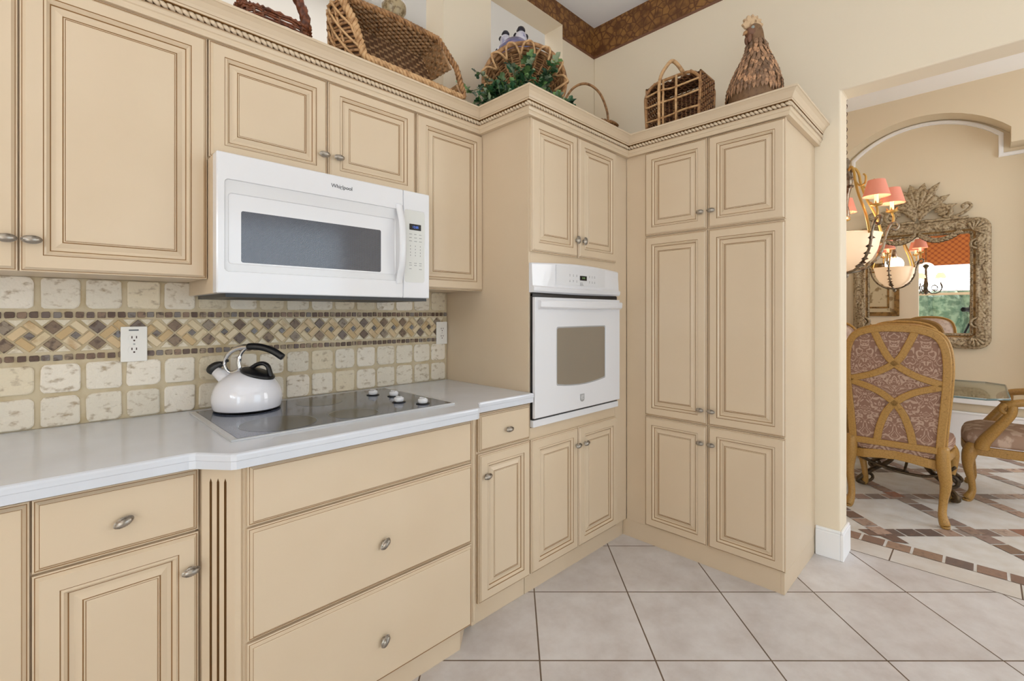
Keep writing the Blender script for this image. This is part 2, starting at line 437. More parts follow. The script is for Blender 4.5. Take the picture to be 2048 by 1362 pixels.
window('window_fill_dining', lambda a, z, d: (a, -4.25 + d, z), 1.6, 3.4, .8, 2.7)  # unseen window added to light the dining room

# dining room far wall with an arched recess
XF, XN = 3.8, 4.03; yc = -1.605
def arch(half, zsp, zap, n=18):
    R = (half ** 2 + (zap - zsp) ** 2) / (2 * (zap - zsp)); c = zap - R
    a = math.asin(half / R)
    return [(yc + R * math.sin(-t), c + R * math.cos(t)) for t in [a - 2 * a * i / n for i in range(n + 1)]][::-1]
HS, ZSH, ZB = .95, 2.765, .50
arc = arch(.61, 2.90, 3.165)          # from left (+y) to right (-y) after sort
arc.sort(key=lambda p: -p[0])
outline = [(yc + HS, ZB), (yc + HS, ZSH), (yc + .61, ZSH)] + arc + [(yc - .61, ZSH), (yc - HS, ZSH), (yc - HS, ZB)]
b = MB()
YL, YR = .0, -4.2
b.box(XF, XF + .02, yc + HS, YL, 0, CEIL); b.box(XF, XF + .02, YR, yc - HS, 0, CEIL); b.box(XF, XF + .02, yc - HS, yc + HS, 0, ZB)
b.quad((XF, yc + HS, ZSH), (XF, yc + .61, ZSH), (XF, yc + .61, CEIL), (XF, yc + HS, CEIL))
b.quad((XF, yc - .61, ZSH), (XF, yc - HS, ZSH), (XF, yc - HS, CEIL), (XF, yc - .61, CEIL))
for i in range(len(arc) - 1):
    (y0, z0), (y1, z1) = arc[i], arc[i + 1]
    b.quad((XF, y0, z0), (XF, y1, z1), (XF, y1, CEIL), (XF, y0, CEIL))
for i in range(len(outline)):
    (y0, z0), (y1, z1) = outline[i], outline[(i + 1) % len(outline)]
    b.quad((XF, y0, z0), (XN, y0, z0), (XN, y1, z1), (XF, y1, z1))
b.quad((XN, YL, 0), (XN, YR, 0), (XN, YR, CEIL), (XN, YL, CEIL))
struct(b.build('wall_dining', 'wall_dining'))
# white moulding that outlines the recess
arcT = arch(.552, 2.905, 3.143); arcT.sort(key=lambda p: -p[0])
path = [(yc + .80, .56), (yc + .80, 2.715), (yc + .552, 2.715)] + arcT + [(yc - .552, 2.715), (yc - .80, 2.715), (yc - .80, .56)]
def offs(pts, d):
    out = []
    for i in range(len(pts)):
        a = V(pts[max(i - 1, 0)]); p = V(pts[i]); c = V(pts[min(i + 1, len(pts) - 1)])
        t1 = (p - a) if i else (c - p); t2 = (c - p) if i < len(pts) - 1 else (p - a)
        t1.normalize(); t2.normalize()
        n1 = V((-t1.y, t1.x)); n2 = V((-t2.y, t2.x)); n = n1 + n2
        n = n1 if n.length < 1e-6 else n.normalized()
        k = 1 / max(.35, n.dot(n1)); out.append(tuple(p + n * d * k))
    return out
b = MB(); fnx = lambda y, z, d: (XN - d, y, z)
b.ring(offs(path, -.016), offs(path, .016), fnx, 0, .022, closed=False)
b.ring(offs(path, -.006), offs(path, .012), fnx, .022, .034, closed=False)
struct(b.build('trim_1', 'trim_white'))
# recess sill and tall baseboard in the dining room
b = MB(); b.box(XF - .03, XF, -4.2, 0, .445, .50); b.box(XF - .022, XF, -4.2, 0, 0, .37); b.box(XF - .028, XF, -4.2, 0, .35, .37)
struct(b.build('baseboard_dining', 'trim_white', bevel=.004))
# kitchen baseboard wrapping the end of the wall
b = MB()
b.box(XW - .015, XW, YO, -1.4155, 0, .135); b.box(XW - .015, XD + .015, YO - .015, YO, 0, .135); b.box(XD, XD + .015, YO, 0, 0, .135)
b.box(XW - .011, XW, YO, -1.4155, .135, .15); b.box(XW - .011, XD + .011, YO - .011, YO, .135, .15)
struct(b.build('baseboard_right', 'trim_white', bevel=.003))
# wallpaper border under the ceiling
b = MB()
b.box(-5, o2[1], -.004, 0, zt + .002, CEIL); b.box(o2[1], XW, -.004, 0, 3.152, CEIL); b.box(XW - .004, XW, -4.6, -.004, 3.152, CEIL)
b.box(o2[1], XW, -.005, -.004, 3.152, 3.166, 1); b.box(XW - .005, XW - .004, -4.6, -.005, 3.152, 3.166, 1)
struct(b.build('trim_2', ['border_brown', 'wattle']))

# dining floor: cream tiles, lattice of brick-coloured strips, band of pavers at the threshold
b = MB(); b.quad((.885, -4.2, 0), (4.1, -4.2, 0), (4.1, 0, 0), (.885, 0, 0))
rnd = random.Random(3)
PAV = [(172, 148, 134), (158, 132, 120), (184, 158, 142), (150, 130, 122), (160, 116, 98), (192, 168, 152), (154, 142, 136), (176, 158, 146)]
DARK = [(128, 104, 92), (142, 116, 102), (118, 102, 96), (154, 128, 110), (124, 112, 112)]
def pav(mb, a, c, d, e, pal, z=.0012, dz=[0]):
    q = rnd.choice(pal); k = rnd.uniform(.9, 1.08); mb.col = srgb(*[min(255, x * k) for x in q]); dz[0] = (dz[0] + 1) % 40; z += dz[0] * 2e-5
    mb.quad((a[0], a[1], z), (c[0], c[1], z), (d[0], d[1], z), (e[0], e[1], z), 1)
def uv2(u, v): return ((u + v) / 2, (u - v) / 2)   # u=x+y, v=x-y
xb0, xb1 = 1.058, 1.153
y = -.02
while y > -4.2:
    L_ = rnd.uniform(.105, .13); pav(b, (xb0, y), (xb0, y - L_ + .012), (xb1, y - L_ + .012), (xb1, y), DARK); y -= L_
def strip(fixed, lo, hi, axis, w):
    t = lo
    while t < hi:
        l_ = .155; a0, a1 = t + .008, t + l_ - .008
        cs = [(fixed + .005, a0), (fixed + .005, a1), (fixed + w - .005, a1), (fixed + w - .005, a0)]
        pts = [uv2(*(c if axis == 'u' else (c[1], c[0]))) for c in cs]
        if min(p[0] for p in pts) > xb1 - .04 and max(p[0] for p in pts) < 3.78 and max(p[1] for p in pts) < 0 and min(p[1] for p in pts) > -4.15:
            if min(p[0] for p in pts) < xb1 + .004: pts = [(max(p[0], xb1 + .004), p[1]) for p in pts]
            pav(b, *pts, PAV if min(p[0] for p in pts) > 1.45 else PAV[:4] + DARK, .0011 if axis == 'u' else .0022)
        t += l_
for k in range(-6, 6): strip(-.447 + .76 * k, -1, 8, 'u', .135)
for k in range(-6, 8): strip(2.812 + .752 * k, -6, 5, 'v', .135)
b.col = (1, 1, 1, 1)
# border tiles between paver band and kitchen floor
def tilestrip():
    y = 0.0; k = 0
    edges = [-.7, -1.235 - .0, -1.70, -2.165, -2.63, -3.1, -3.6, -4.2]
    prev = 0
    for e in edges:
        b.add([(.889, prev - .003, .0008), (.889, e + .003, .0008), (xb0 - .006, e + .003, .0008), (xb0 - .006, prev - .003, .0008)], [(0, 1, 2, 3)], 2); prev = e
tilestrip()
b.add([(.885, -4.2, .0003), (xb0, -4.2, .0003), (xb0, 0, .0003), (.885, 0, .0003)], [(0, 1, 2, 3)], 3)
mat('dining_border', (218, 214, 210), .32, noise=(8, (206, 198, 190), .4, .7)); mat('grout_dark', (106, 88, 74), .8)
o = b.build('floor_dining', ['dining_tile', 'brick_paver', 'dining_border', 'grout_dark'])
struct(o)

# outside: hedge seen through the nook window, ground toned to steer bounced sunlight
struct(MB().quad((-14, -14, -.05), (-5.1, -14, -.05), (-5.1, 6, -.05), (-14, 6, -.05)).build('ground_bounce', 'ground_pale'))
struct(MB().quad((-5.1, -14, -.05), (8, -14, -.05), (8, -4.2, -.05), (-5.1, -4.2, -.05)).build('ground_low_bounce', mat('ground_dark', (84, 84, 86), .8, noise=(3, (72, 72, 76), .4, .6)).name))  # unseen ground made dark to cut sunlight bounced in at the front
b = MB(); rh = random.Random(5)
for i in range(16):
    b.ell((-9.5 + rh.uniform(-.4, .4), -7.5 + i * .7, .9 + rh.uniform(-.2, .3)), (.7, .6, 1.2 + rh.uniform(0, .5)), 10, 7)
o = b.build('hedge', 'hedge'); tag(o, 'green hedge outside the nook window', 'hedge')

# ------------------------------------------------------------------ tumbled stone backsplash
def rrect(cx, cz, w, h, r, jit, n=4, rot=0):
    pts = []
    for (sx, sz, a0) in ((1, 1, 0), (-1, 1, PI / 2), (-1, -1, PI), (1, -1, 1.5 * PI)):
        rr = r * rnd.uniform(.6, 1.35)
        for i in range(n):
            a = a0 + PI / 2 * i / (n - 1)
            pts.append((sx * (w / 2 - rr) + rr * math.cos(a) + rnd.uniform(-jit, jit), sz * (h / 2 - rr) + rr * math.sin(a) + rnd.uniform(-jit, jit)))
    c, s_ = math.cos(rot), math.sin(rot)
    return [(cx + x * c - z * s_, cz + x * s_ + z * c) for x, z in pts]
def tile(mb, poly, col, m, y0=-.004, y1=-.0105, clip=None):
    mb.col = srgb(*[max(0, min(255, q)) for q in col])
    cx = sum(p[0] for p in poly) / len(poly); cz = sum(p[1] for p in poly) / len(poly)
    inner = [(cx + (x - cx) * .93, cz + (z - cz) * .93) for x, z in poly]
    n = len(poly)
    vs = [(x, y0, z) for x, z in poly] + [(x, y1 + .0015, z) for x, z in poly] + [(x, y1, z) for x, z in inner]
    fs = [tuple(range(2 * n, 3 * n))]
    for i in range(n):
        j = (i + 1) % n
        fs += [(i, j, n + j, n + i), (n + i, n + j, 2 * n + j, 2 * n + i)]
    mb.add(vs, fs, m)
b = MB()
XB0, XB1 = -3.0, -.645
b.add([(XB0, -.005, .916), (XB1, -.005, .916), (XB1, -.005, 1.377), (XB0, -.005, 1.377)], [(0, 1, 2, 3)], 0)
P = .1027; x0 = -2.192
rnd = random.Random(11)
k0 = -8
for k in range(k0, 16):
    xa = x0 + P * k + .0; xc = xa + P / 2
    w = P - .0125
    if xa + P > XB1 + .01: w = XB1 - xa - .008; xc = xa + .006 + w / 2
    if w < .03: continue
    for (za, zb) in ((.918, 1.009), (1.0215, 1.109), (1.282, 1.3765)):
        v = rnd.uniform(-9, 7); base = (234 + v, 226 + v, 212 + v * 1.2)
        if rnd.random() < .18: base = (224 + v, 212 + v, 188 + v)
        tile(b, rrect(xc, (za + zb) / 2, w + rnd.uniform(-.003, .002), zb - za + rnd.uniform(-.003, .001), .014, .0011), base, 1)
# small dark mosaic squares in two rows
SM = [(122, 98, 82), (104, 84, 72), (140, 116, 98), (128, 120, 116), (96, 74, 62), (150, 132, 112), (112, 96, 90)]
for (za, zb) in ((1.2525, 1.2715), (1.1205, 1.1385)):
    x = XB0 + .02
    while x < XB1 - .02:
        w = .0195 + rnd.uniform(-.001, .0015)
        tile(b, rrect(x + w / 2, (za + zb) / 2 + rnd.uniform(-.0007, .0007), w, zb - za, .003, .0007, 3), rnd.choice(SM), 2, y1=-.0095)
        x += .0257
# diamonds: pinwheel squares with small dark centre, dark squares between, cream triangles
zc = 1.1975; hd = .0505
def sq(cx, cz, half): return [(cx - half, cz), (cx, cz - half), (cx + half, cz), (cx, cz + half)]
TAN = [(212, 188, 150), (198, 170, 126), (220, 202, 170), (206, 180, 140), (214, 196, 162)]
DK = [(128, 108, 90), (112, 92, 76), (142, 122, 102), (120, 106, 98), (150, 136, 120)]
r2 = 1 / math.sqrt(2)
k = -9
while True:
    cx = -2.1060 + .1034 * k; k += 1
    if cx - hd < XB0: continue
    if cx > XB1 + .03: break
    S = hd * math.sqrt(2); t = S / 3; g = .0035
    def R45(x, z): return (cx + (x - z) * r2, zc + (x + z) * r2)
    full = cx + hd < XB1
    for (xa, za, xb_, zb) in ((-S / 2, S / 2 - t, S / 2 - t, S / 2), (S / 2 - t, -S / 2 + t, S / 2, S / 2), (-S / 2 + t, -S / 2, S / 2, -S / 2 + t), (-S / 2, -S / 2, -S / 2 + t, S / 2 - t)):
        poly = [R45(xa + g / 2, za + g / 2), R45(xb_ - g / 2, za + g / 2), R45(xb_ - g / 2, zb - g / 2), R45(xa + g / 2, zb - g / 2)]
        if max(p[0] for p in poly) < XB1: tile(b, poly, rnd.choice(TAN), 3, y1=-.0095)
    poly = [R45(-t / 2 + .003, -t / 2 + .003), R45(t / 2 - .003, -t / 2 + .003), R45(t / 2 - .003, t / 2 - .003), R45(-t / 2 + .003, t / 2 - .003)]
    if cx < XB1 - .02: tile(b, poly, rnd.choice([(110, 104, 104), (124, 116, 112), (98, 88, 82), (132, 130, 132)]), 2, y1=-.0095)
    xm = cx + .0517
    if xm + .022 < XB1:
        for s_ in (1, -1):
            tile(b, [(p[0], p[1]) for p in sq(xm, zc + s_ * .0262, .0222)], rnd.choice(DK), 2, y1=-.0095)
            zt_ = zc + s_ * .0495; 
            for q in (-1, 1):
                tri = [(xm + q * .005, zt_), (xm + q * .041, zt_), (xm + q * .0245, zt_ - s_ * .0195)]
                tile(b, tri if s_ * q < 0 else tri[::-1], (226, 216, 196), 1, y1=-.009)
b.col = (1, 1, 1, 1)
o = b.build('backsplash', ['grout', 'travertine', 'marble_mosaic', 'tan_stone']); struct(o)
# ------------------------------------------------------------------ doors, drawers, knobs
RP = [(0, 0, 0), (0, -.011, 0), (.003, -.0125, 1), (.0047, -.0125, 0), (.011, -.0200, 0), (.0425, -.0200, 1), (.0444, -.0182, 0), (.0490, -.0212, 0), (.0555, -.0135, 1),
      (.0580, -.0112, 0), (.0660, -.0112, 0), (.0795, -.0168, 1), (.0818, -.0155, 0), (.0830, -.0178, 0), (.0846, -.0178, 1), (.0862, -.0168, 0), (.0885, -.0178, 0)]
RS = [(0, 0, 0), (0, -.011, 0), (.003, -.0125, 1), (.0047, -.0125, 0), (.0105, -.0195, 1), (.0117, -.0192, 0), (.013, -.0200, 0)]
def panel(name, w, h, parent, loc, rz=0, rings=RP):
    """front leaf: local x 0..w, z 0..h, back on y=0, face towards -y"""
    vs = []; mb = MB()
    for d, y, _ in rings: vs += [(d, y, d), (w - d, y, d), (w - d, y, h - d), (d, y, h - d)]
    o = len(mb.v)
    for i in range(len(rings) - 1):
        for j in range(4):
            j2 = (j + 1) % 4
            mb.f.append([i * 4 + j, i * 4 + j2, (i + 1) * 4 + j2, (i + 1) * 4 + j]); mb.m.append(rings[i][2]); mb.s.append(False)
    e = (len(rings) - 1) * 4
    mb.f.append([e, e + 1, e + 2, e + 3]); mb.m.append(0); mb.s.append(False)
    mb.f.append([3, 2, 1, 0]); mb.m.append(0); mb.s.append(False)
    mb.v = [V(p) for p in vs]; mb.c = [(1, 1, 1, 1)] * len(vs)
    ob = mb.build(name, ['cream_paint', 'glaze'], parent)
    ob.location = loc; ob.rotation_euler = (0, 0, rz)
    return ob
_kb = []
def knob(parent, x, z, y=-.02, rot=0, name='knob'):
    if not _kb:
        mb = MB(); n = 40; k = 6
        vs = [(0, -.0255, 0)]; fs = []
        for i in range(1, k + 1):
            r = i / k
            for j in range(n):
                g = 2 * PI * j / n; fl = 1 - .05 * r * (.5 + .5 * math.cos(20 * g)) if False else 1
                h = -.0125 - .013 * math.sqrt(max(0, 1 - r * r)) + .0011 * r * math.cos(20 * g) * (1 if r < .95 else 0)
                vs.append((.0205 * r * math.cos(g), h, .0112 * r * math.sin(g)))
        for j in range(n): fs.append((0, 1 + j, 1 + (j + 1) % n))
        for i in range(k - 1):
            for j in range(n):
                j2 = (j + 1) % n; fs.append((1 + i * n + j, 1 + (i + 1) * n + j, 1 + (i + 1) * n + j2, 1 + i * n + j2))
        fs.append(tuple(1 + (k - 1) * n + j for j in range(n)))
        mb.add(vs, fs, 0, True)
        mb.tube([(0, 0, 0), (0, -.003, 0), (0, -.006, 0), (0, -.0135, 0)], [.008, .0075, .005, .0065], 12)
        o = mb.build(name, 'pewter', parent); _kb.append(o)
    else:
        o = bpy.data.objects.new(name, _kb[0].data); COL.objects.link(o); o.parent = parent
    o.location = (x, y, z); o.rotation_euler = (0, -rot, 0)
    return o

CM = ['cream_paint', 'gap_dark']
# ------------------------------------------------------------------ wall cabinets
YU = -.2745
t = thing('wall_cabinet', 'cream two-door wall cabinet with tall raised-panel doors, left of the microwave', 'cabinet', (-2.64, 0, 1.378))
b = MB(); b.box(0, .8305, -.274, -.001, 0, .857); b.build('body', CM, t, bevel=.0015)
for x0, x1, kx in ((-2.63, -2.2265, -2.2461), (-2.2225, -1.8085, -2.2005)):
    d = panel('door', x1 - x0, .769, t, (x0 + 2.64, YU, -.0015)); knob(d, kx - x0, .081)
t = thing('wall_cabinet', 'short cream two-door cabinet right above the white microwave', 'cabinet', (-1.806, 0, 1.762))
b = MB(); b.box(0, .7835, -.274, -.001, 0, .473); b.build('body', CM, t, bevel=.0015)
b = MB(); b.box(0, .0145, -.36, -.0115, -.432, -.0005); b.build('side_panel', CM, t, bevel=.0015)
for x0, x1, kx in ((-1.8035, -1.4185, -1.4355), (-1.4147, -1.0285, -1.3795)):
    d = panel('door', x1 - x0, .3735, t, (x0 + 1.806, YU, .0100)); knob(d, kx - x0, .089)
t = thing('wall_cabinet', 'narrow cream one-door wall cabinet between microwave and tall oven cabinet', 'cabinet', (-1.0215, 0, 1.378))
b = MB(); b.box(0, .3775, -.274, -.001, 0, .857); b.build('body', CM, t, bevel=.0015)
panel('door', .3815, .769, t, (.003, YU, -.0015))

# ------------------------------------------------------------------ oven cabinet
XS, YOF = -.6425, -.6035
t = thing('oven_cabinet', 'tall cream cabinet that holds the white wall oven', 'cabinet', (XS, 0, 0))
b = MB(); W = .8175
b.box(0, .012, YOF, -.001, .098, 2.235); b.box(.7, W, YOF, -.001, .098, 2.235)
b.box(.012, .7, YOF, -.001, 1.4905, 2.235); b.box(.012, .7, YOF, -.001, .098, .752); b.box(.012, .7, -.02, -.001, .752, 1.4905)
b.build('body', CM, t, bevel=.0012)
b = MB(); b.box(.001, W + .003, -.578, -.02, 0, .0975); b.build('toe_kick', CM, t)
yd = YOF - .0005
for (x0, x1, kx) in ((-.6385, -.3015, -.3185), (-.2930, .0480, -.2615)):
    d = panel('door', x1 - x0, .600, t, (x0 - XS, yd, 1.5445)); knob(d, kx - x0, .083, rot=PI / 2)
for (x0, x1, kx) in ((-.6385, -.2975, -.3140), (-.2930, .0515, -.2480)):
    d = panel('door', x1 - x0, .5975, t, (x0 - XS, yd, .1035)); knob(d, kx - x0, .5125, rot=.25)

# ------------------------------------------------------------------ pantry cabinet (faces -X)
XPF, YPS = .1765, -1.4115
t = thing('pantry_cabinet', 'tall cream six-door pantry cabinet beside the dining room opening', 'cabinet', (XPF, YPS, 0))
b = MB(); b.box(.0, XW - XPF - .0005, 0, -.6045 - YPS, .0965, 2.235); b.box(0, XW - XPF - .0155, 0, .016, 0, .0965)
b.build('body', CM, t, bevel=.0015)
b = MB(); b.box(.003, .02, .016, -.578 - YPS - .0, 0, .0963); b.build('toe_kick', CM, t)
RZ = -PI / 2
for (y0, y1, left) in ((-.7272, -1.0665, True), (-1.0742, -1.4195, False)):
    for (z0, z1, kz) in ((1.6905, 2.1435, 1.775), (.7115, 1.6835, .7825), (.1060, .7045, .617)):
        d = panel('door', y0 - y1, z1 - z0, t, (-.0005, y0 - YPS, z0), RZ)
        knob(d, (y0 + 1.0385) if left else (y0 + 1.0935), kz - z0)

# ------------------------------------------------------------------ base cabinets
t = thing('base_cabinet', 'cream base cabinet with plain flat front at the left edge of the counter', 'cabinet', (-2.84, 0, 0))
b = MB(); b.box(0, .628, -.587, -.001, .1, .873); b.box(0, .628, -.53, -.02, 0, .1); b.build('body', CM, t, bevel=.0015)
panel('door', .6265, .752, t, (.013, -.5875, .112), rings=RS)
t = thing('base_cabinet', 'cream base cabinet with one drawer over a raised-panel door, left of the cooktop', 'cabinet', (-2.2105, 0, 0))
b = MB(); b.box(0, .313, -.587, -.001, .1, .873); b.box(0, .313, -.53, -.02, 0, .1); b.build('body', CM, t, bevel=.0015)
d = panel('drawer', .3025, .158, t, (.014, -.5875, .7065), rings=RS); knob(d, .1505, .072, rot=.42)
d = panel('door', .3025, .588, t, (.014, -.5875, .1125)); knob(d, .283, .499, rot=.12)
# cooktop base: breaks forward between two fluted angled pilasters
t = thing('drawer_cabinet', 'cream drawer base under the cooktop, jutting forward between fluted pilasters', 'cabinet', (-1.42, 0, 0))
b = MB()
b.prism([(-.472, -.002), (-.472, -.585), (-.385, -.668), (.385, -.668), (.4645, -.585), (.4645, -.002)], lambda x, y, z: (x, y, z), .094, .873)
b.prism([(-.44, -.02), (-.44, -.56), (-.37, -.648), (.352, -.648), (.43, -.575), (.43, -.02)], lambda x, y, z: (x, y, z), 0, .094)
b.build('body', CM, t)
def pilaster(p, q):
    p = V((p[0], p[1], 0)); q = V((q[0], q[1], 0)); u = (q - p); L_ = u.length; u.normalize(); n = V((u.y, -u.x, 0))
    fn = lambda a, d, z: tuple(p + u * a + n * d + V((0, 0, z)))
    b = MB(); w = .0065; c = L_ / 2 - .004; prof = [(0, 0)]; 
    zt, zb = .828, .16
    # solid post, with three grooves cut as dark round-ended channels
    xs = [0, .006]
    for k in (-1, 0, 1): xs += [c + k * .019 - w / 2, c + k * .019 + w / 2]
    xs += [L_ - .012, L_]
    def col(a0, a1, d0, d1, z0, z1, m=0):
        b.add([fn(a0, d0, z0), fn(a1, d1, z0), fn(a1, d1, z1), fn(a0, d0, z1)], [(0, 1, 2, 3)], m)
    D = .016
    Z0 = .0945
    col(0, xs[1], D - .004, D, Z0, .873)
    segs = xs[1:]
    for i in range(len(segs) - 1):
        a0, a1 = segs[i], segs[i + 1]
        if i in (1, 3, 5):
            am = (a0 + a1) / 2; dd = D - .007
            col(a0, a1, D, D, zt + .01, .873); col(a0, a1, D, D, Z0, zb)
            col(a0, am, D, dd, zb, zt, 1); col(am, a1, dd, D, zb, zt, 1)
            b.add([fn(a0, D, zt), fn(am, dd, zt), fn(a1, D, zt), fn(am, D, zt + .01), fn(a0, D, zt + .01), fn(a1, D, zt + .01)], [(0, 1, 3), (1, 2, 3)], 1)
            b.add([fn(a0, D, zt), fn(am, D, zt + .01), fn(a0, D, zt + .01), fn(a1, D, zt), fn(a1, D, zt + .01)], [(0, 1, 2), (3, 4, 1)], 0)
            b.add([fn(a0, D, zb), fn(am, dd, zb), fn(a1, D, zb)], [(0, 2, 1)], 1)
        else: col(a0, a1, D, D if i < len(segs) - 2 else D - .006, Z0, .873)
    b.add([fn(0, .0008, Z0), fn(0, D - .004, Z0), fn(0, D - .004, .873), fn(0, .0008, .873), fn(L_, D - .006, Z0), fn(L_, .0008, Z0), fn(L_, .0008, .873), fn(L_, D - .006, .873)], [(0, 1, 2, 3), (4, 5, 6, 7)], 0)
    o = b.build('pilaster', ['cream_paint', 'flute_brown'], t); return o
pilaster((-.460, -.589), (-.387, -.6635))
pilaster((.3895, -.6635), (.459, -.591))
for (z0, z1, kz) in ((.7085, .868, None), (.4060, .7015, .536), (.0955, .3990, .2275)):
    d = panel('drawer', .762, z1 - z0, t, (-.3805, -.6685, z0), rings=RS)
    if kz: knob(d, -1.411 + 1.42 + .3805, kz - z0, rot=.75 if kz > .4 else .95)
t = thing('base_cabinet', 'narrow cream base cabinet with small drawer, between cooktop drawers and oven cabinet', 'cabinet', (-.9535, 0, 0))
b = MB(); b.box(0, .3095, YOF + .001, -.001, .098, .873); b.box(0, .3095, -.578, -.02, 0, .098); b.build('body', CM, t, bevel=.0015)
d = panel('drawer', .3005, .153, t, (.0055, YOF + .0005, .7105), rings=RS); knob(d, .158, .0695, rot=.1)
d = panel('door', .3005, .5985, t, (.0055, YOF + .0005, .1025)); knob(d, .035, .5085, rot=.2)

# ------------------------------------------------------------------ counter
def offset_poly(poly, d):
    n = len(poly); out = []
    for i in range(n):
        p0, p, p1 = V(poly[i - 1]), V(poly[i]), V(poly[(i + 1) % n])
        e1 = (p - p0).normalized(); e2 = (p1 - p).normalized()
        n1 = V((-e1.y, e1.x)); n2 = V((-e2.y, e2.x)); m = (n1 + n2)
        m = n1 if m.length < 1e-6 else m.normalized()
        out.append(tuple(p + m * d / max(.4, m.dot(n1))))
    return out
front = [(-2.9, -.629), (-1.921, -.633), (-1.908, -.639), (-1.848, -.7115), (-1.836, -.7175), (-1.038, -.7175), (-1.024, -.711), (-.972, -.648), (-.957, -.6385), (-.6445, -.6375)]
cp = front + [(-.6445, -.0065), (-2.9, -.0065)]
b = MB(); lv = [(.8745, -.006), (.8745, -.0015), (.8945, -.0015), (.8965, .0002), (.9075, 0), (.9125, -.0015), (.915, -.006)]
n = len(cp); vs = []
for z, d in lv:
    for q in offset_poly(cp, -d): vs.append((q[0], q[1] if q[1] < -.01 else -.0065, z))
fs = []
for i in range(len(lv) - 1):
    for j in range(n): fs.append((i * n + j, i * n + (j + 1) % n, (i + 1) * n + (j + 1) % n, (i + 1) * n + j))
b.add(vs, fs, 0); b.f.append(list(range(n - 1, -1, -1))); b.m.append(0); b.s.append(False)
b.f.append([(len(lv) - 1) * n + j for j in range(n)]); b.m.append(0); b.s.append(False)
tag(b.build('countertop', 'counter'), 'long off-white solid countertop that carries the cooktop and kettle', 'countertop')

# ------------------------------------------------------------------ crown moulding with rope
cpath = [(-2.9, -.2745), (-.6431, -.2745), (-.6431, -.6045), (.1755, -.6045), (.1755, -1.4125), (.7135, -1.4125)]
def off_open(pts, d):
    q = offs(pts, -d); return q
prof = [(.0, 2.236), (.0, 2.1465), (.0225, 2.1465), (.0245, 2.153), (.0245, 2.163), (.028, 2.166), (.031, 2.176), (.034, 2.178), (.034, 2.181), (.0235, 2.183), (.0235, 2.203), (.036, 2.205), (.0375, 2.211), (.0385, 2.2125), (.043, 2.222), (.052, 2.236), (.062, 2.246), (.066, 2.2475), (.066, 2.2555), (.058, 2.2555), (.052, 2.240), (.03, 2.236)]
gl = {3: 1, 5: 1, 7: 1, 9: 1, 10: 1, 12: 1}
b = MB(); rows = [[(x, y, z) for x, y in off_open(cpath, d)] for d, z in prof]
k = len(cpath); vs = [p for r in rows for p in r]; b.add(vs, [], 0)
for i in range(len(prof) - 1):
    for j in range(k - 1):
        b.f.append([i * k + j, i * k + j + 1, (i + 1) * k + j + 1, (i + 1) * k + j]); b.m.append(2 if i == 9 else (1 if i in (8, 10) else 0)); b.s.append(False)
for j in (0, k - 1):
    b.f.append([i * k + j for i in range(len(prof))]); b.m.append(0); b.s.append(False)
cr = b.build('crown_molding', ['cream_paint', 'glaze', 'flute_brown'])
tag(cr, 'cream crown moulding with rope trim along all cabinet tops', 'moulding')
# thin glaze lines in the quirks
b = MB()
for d, z, h in ((.0250, 2.1645, .0016), (.0345, 2.1795, .0018), (.0365, 2.2045, .0018), (.0388, 2.2125, .0014)):
    p0 = [(x, y) for x, y in off_open(cpath, d)]
    for j in range(k - 1):
        (xa, ya), (xb_, yb) = p0[j], p0[j + 1]
        b.quad((xa, ya, z - h / 2), (xb_, yb, z - h / 2), (xb_, yb, z + h / 2), (xa, ya, z + h / 2))
b.build('glaze_line', 'glaze', cr)
# rope: leaning strands laid along the channel
b = MB(); rp = off_open(cpath, .0275)
for j in range(k - 1):
    a = V((rp[j][0], rp[j][1], 0)); c = V((rp[j + 1][0], rp[j + 1][1], 0)); u = (c - a); L_ = u.length; u.normalize(); nn = V((u.y, -u.x, 0))
    s_ = max(0, (a.x + 2.9) * 0) + .004; step = .0185
    if j == 0: s_ = .55
    while s_ < L_ - .004:
        pts = []
        for q in range(6):
            f = q / 5 - .5
            pts.append(a + u * (s_ - f * .024) + nn * (.0085 * math.cos(f * PI) - .005) + V((0, 0, 2.193 + f * .0185)))
        b.tube(pts, [.002, .0056, .0073, .0073, .0056, .002], 6)
        s_ += step
b.build('rope_trim', 'cream_paint', cr)

# ------------------------------------------------------------------ microwave
t = thing('microwave', 'white over-the-range microwave oven hung under the short cabinet', 'microwave', (-1.4225, -.362, 1.3295))
b = MB(); b.box(-.366, .386, 0, .345, 0, .428); b.box(-.36, .38, -.03, .33, -.012, 0, 1)
b.box(-.3, -.1, .02, .25, -.0125, -.012, 2); b.box(.1, .3, .02, .25, -.0125, -.012, 2)
b.build('body', ['appliance_white', 'black_plastic', 'dark_vent'], t, bevel=.002)
# door: frame with stepped rounded recess, window and handle
def rr(x0, x1, z0, z1, r, n=5):
    out = []
    for cx, cz, a0 in ((x1 - r, z1 - r, 0), (x0 + r, z1 - r, PI / 2), (x0 + r, z0 + r, PI), (x1 - r, z0 + r, 1.5 * PI)):
        for i in range(n): a = a0 + PI / 2 * i / (n - 1); out.append((cx + r * math.cos(a), cz + r * math.sin(a)))
    return out
def loops(b, L_, mats, close=True):
    n = len(L_[0][0]); o = len(b.v)
    for poly, y in L_: b.add([(x, y, z) for x, z in poly], [])
    for i in range(len(L_) - 1):
        for j in range(n):
            j2 = (j + 1) % n
            b.f.append([o + i * n + j2, o + i * n + j, o + (i + 1) * n + j, o + (i + 1) * n + j2]); b.m.append(mats[i]); b.s.append(False)
    if close: b.f.append([o + (len(L_) - 1) * n + j for j in range(n - 1, -1, -1)]); b.m.append(mats[-1]); b.s.append(False)
b = MB(); x0, x1 = -.3865, .2605
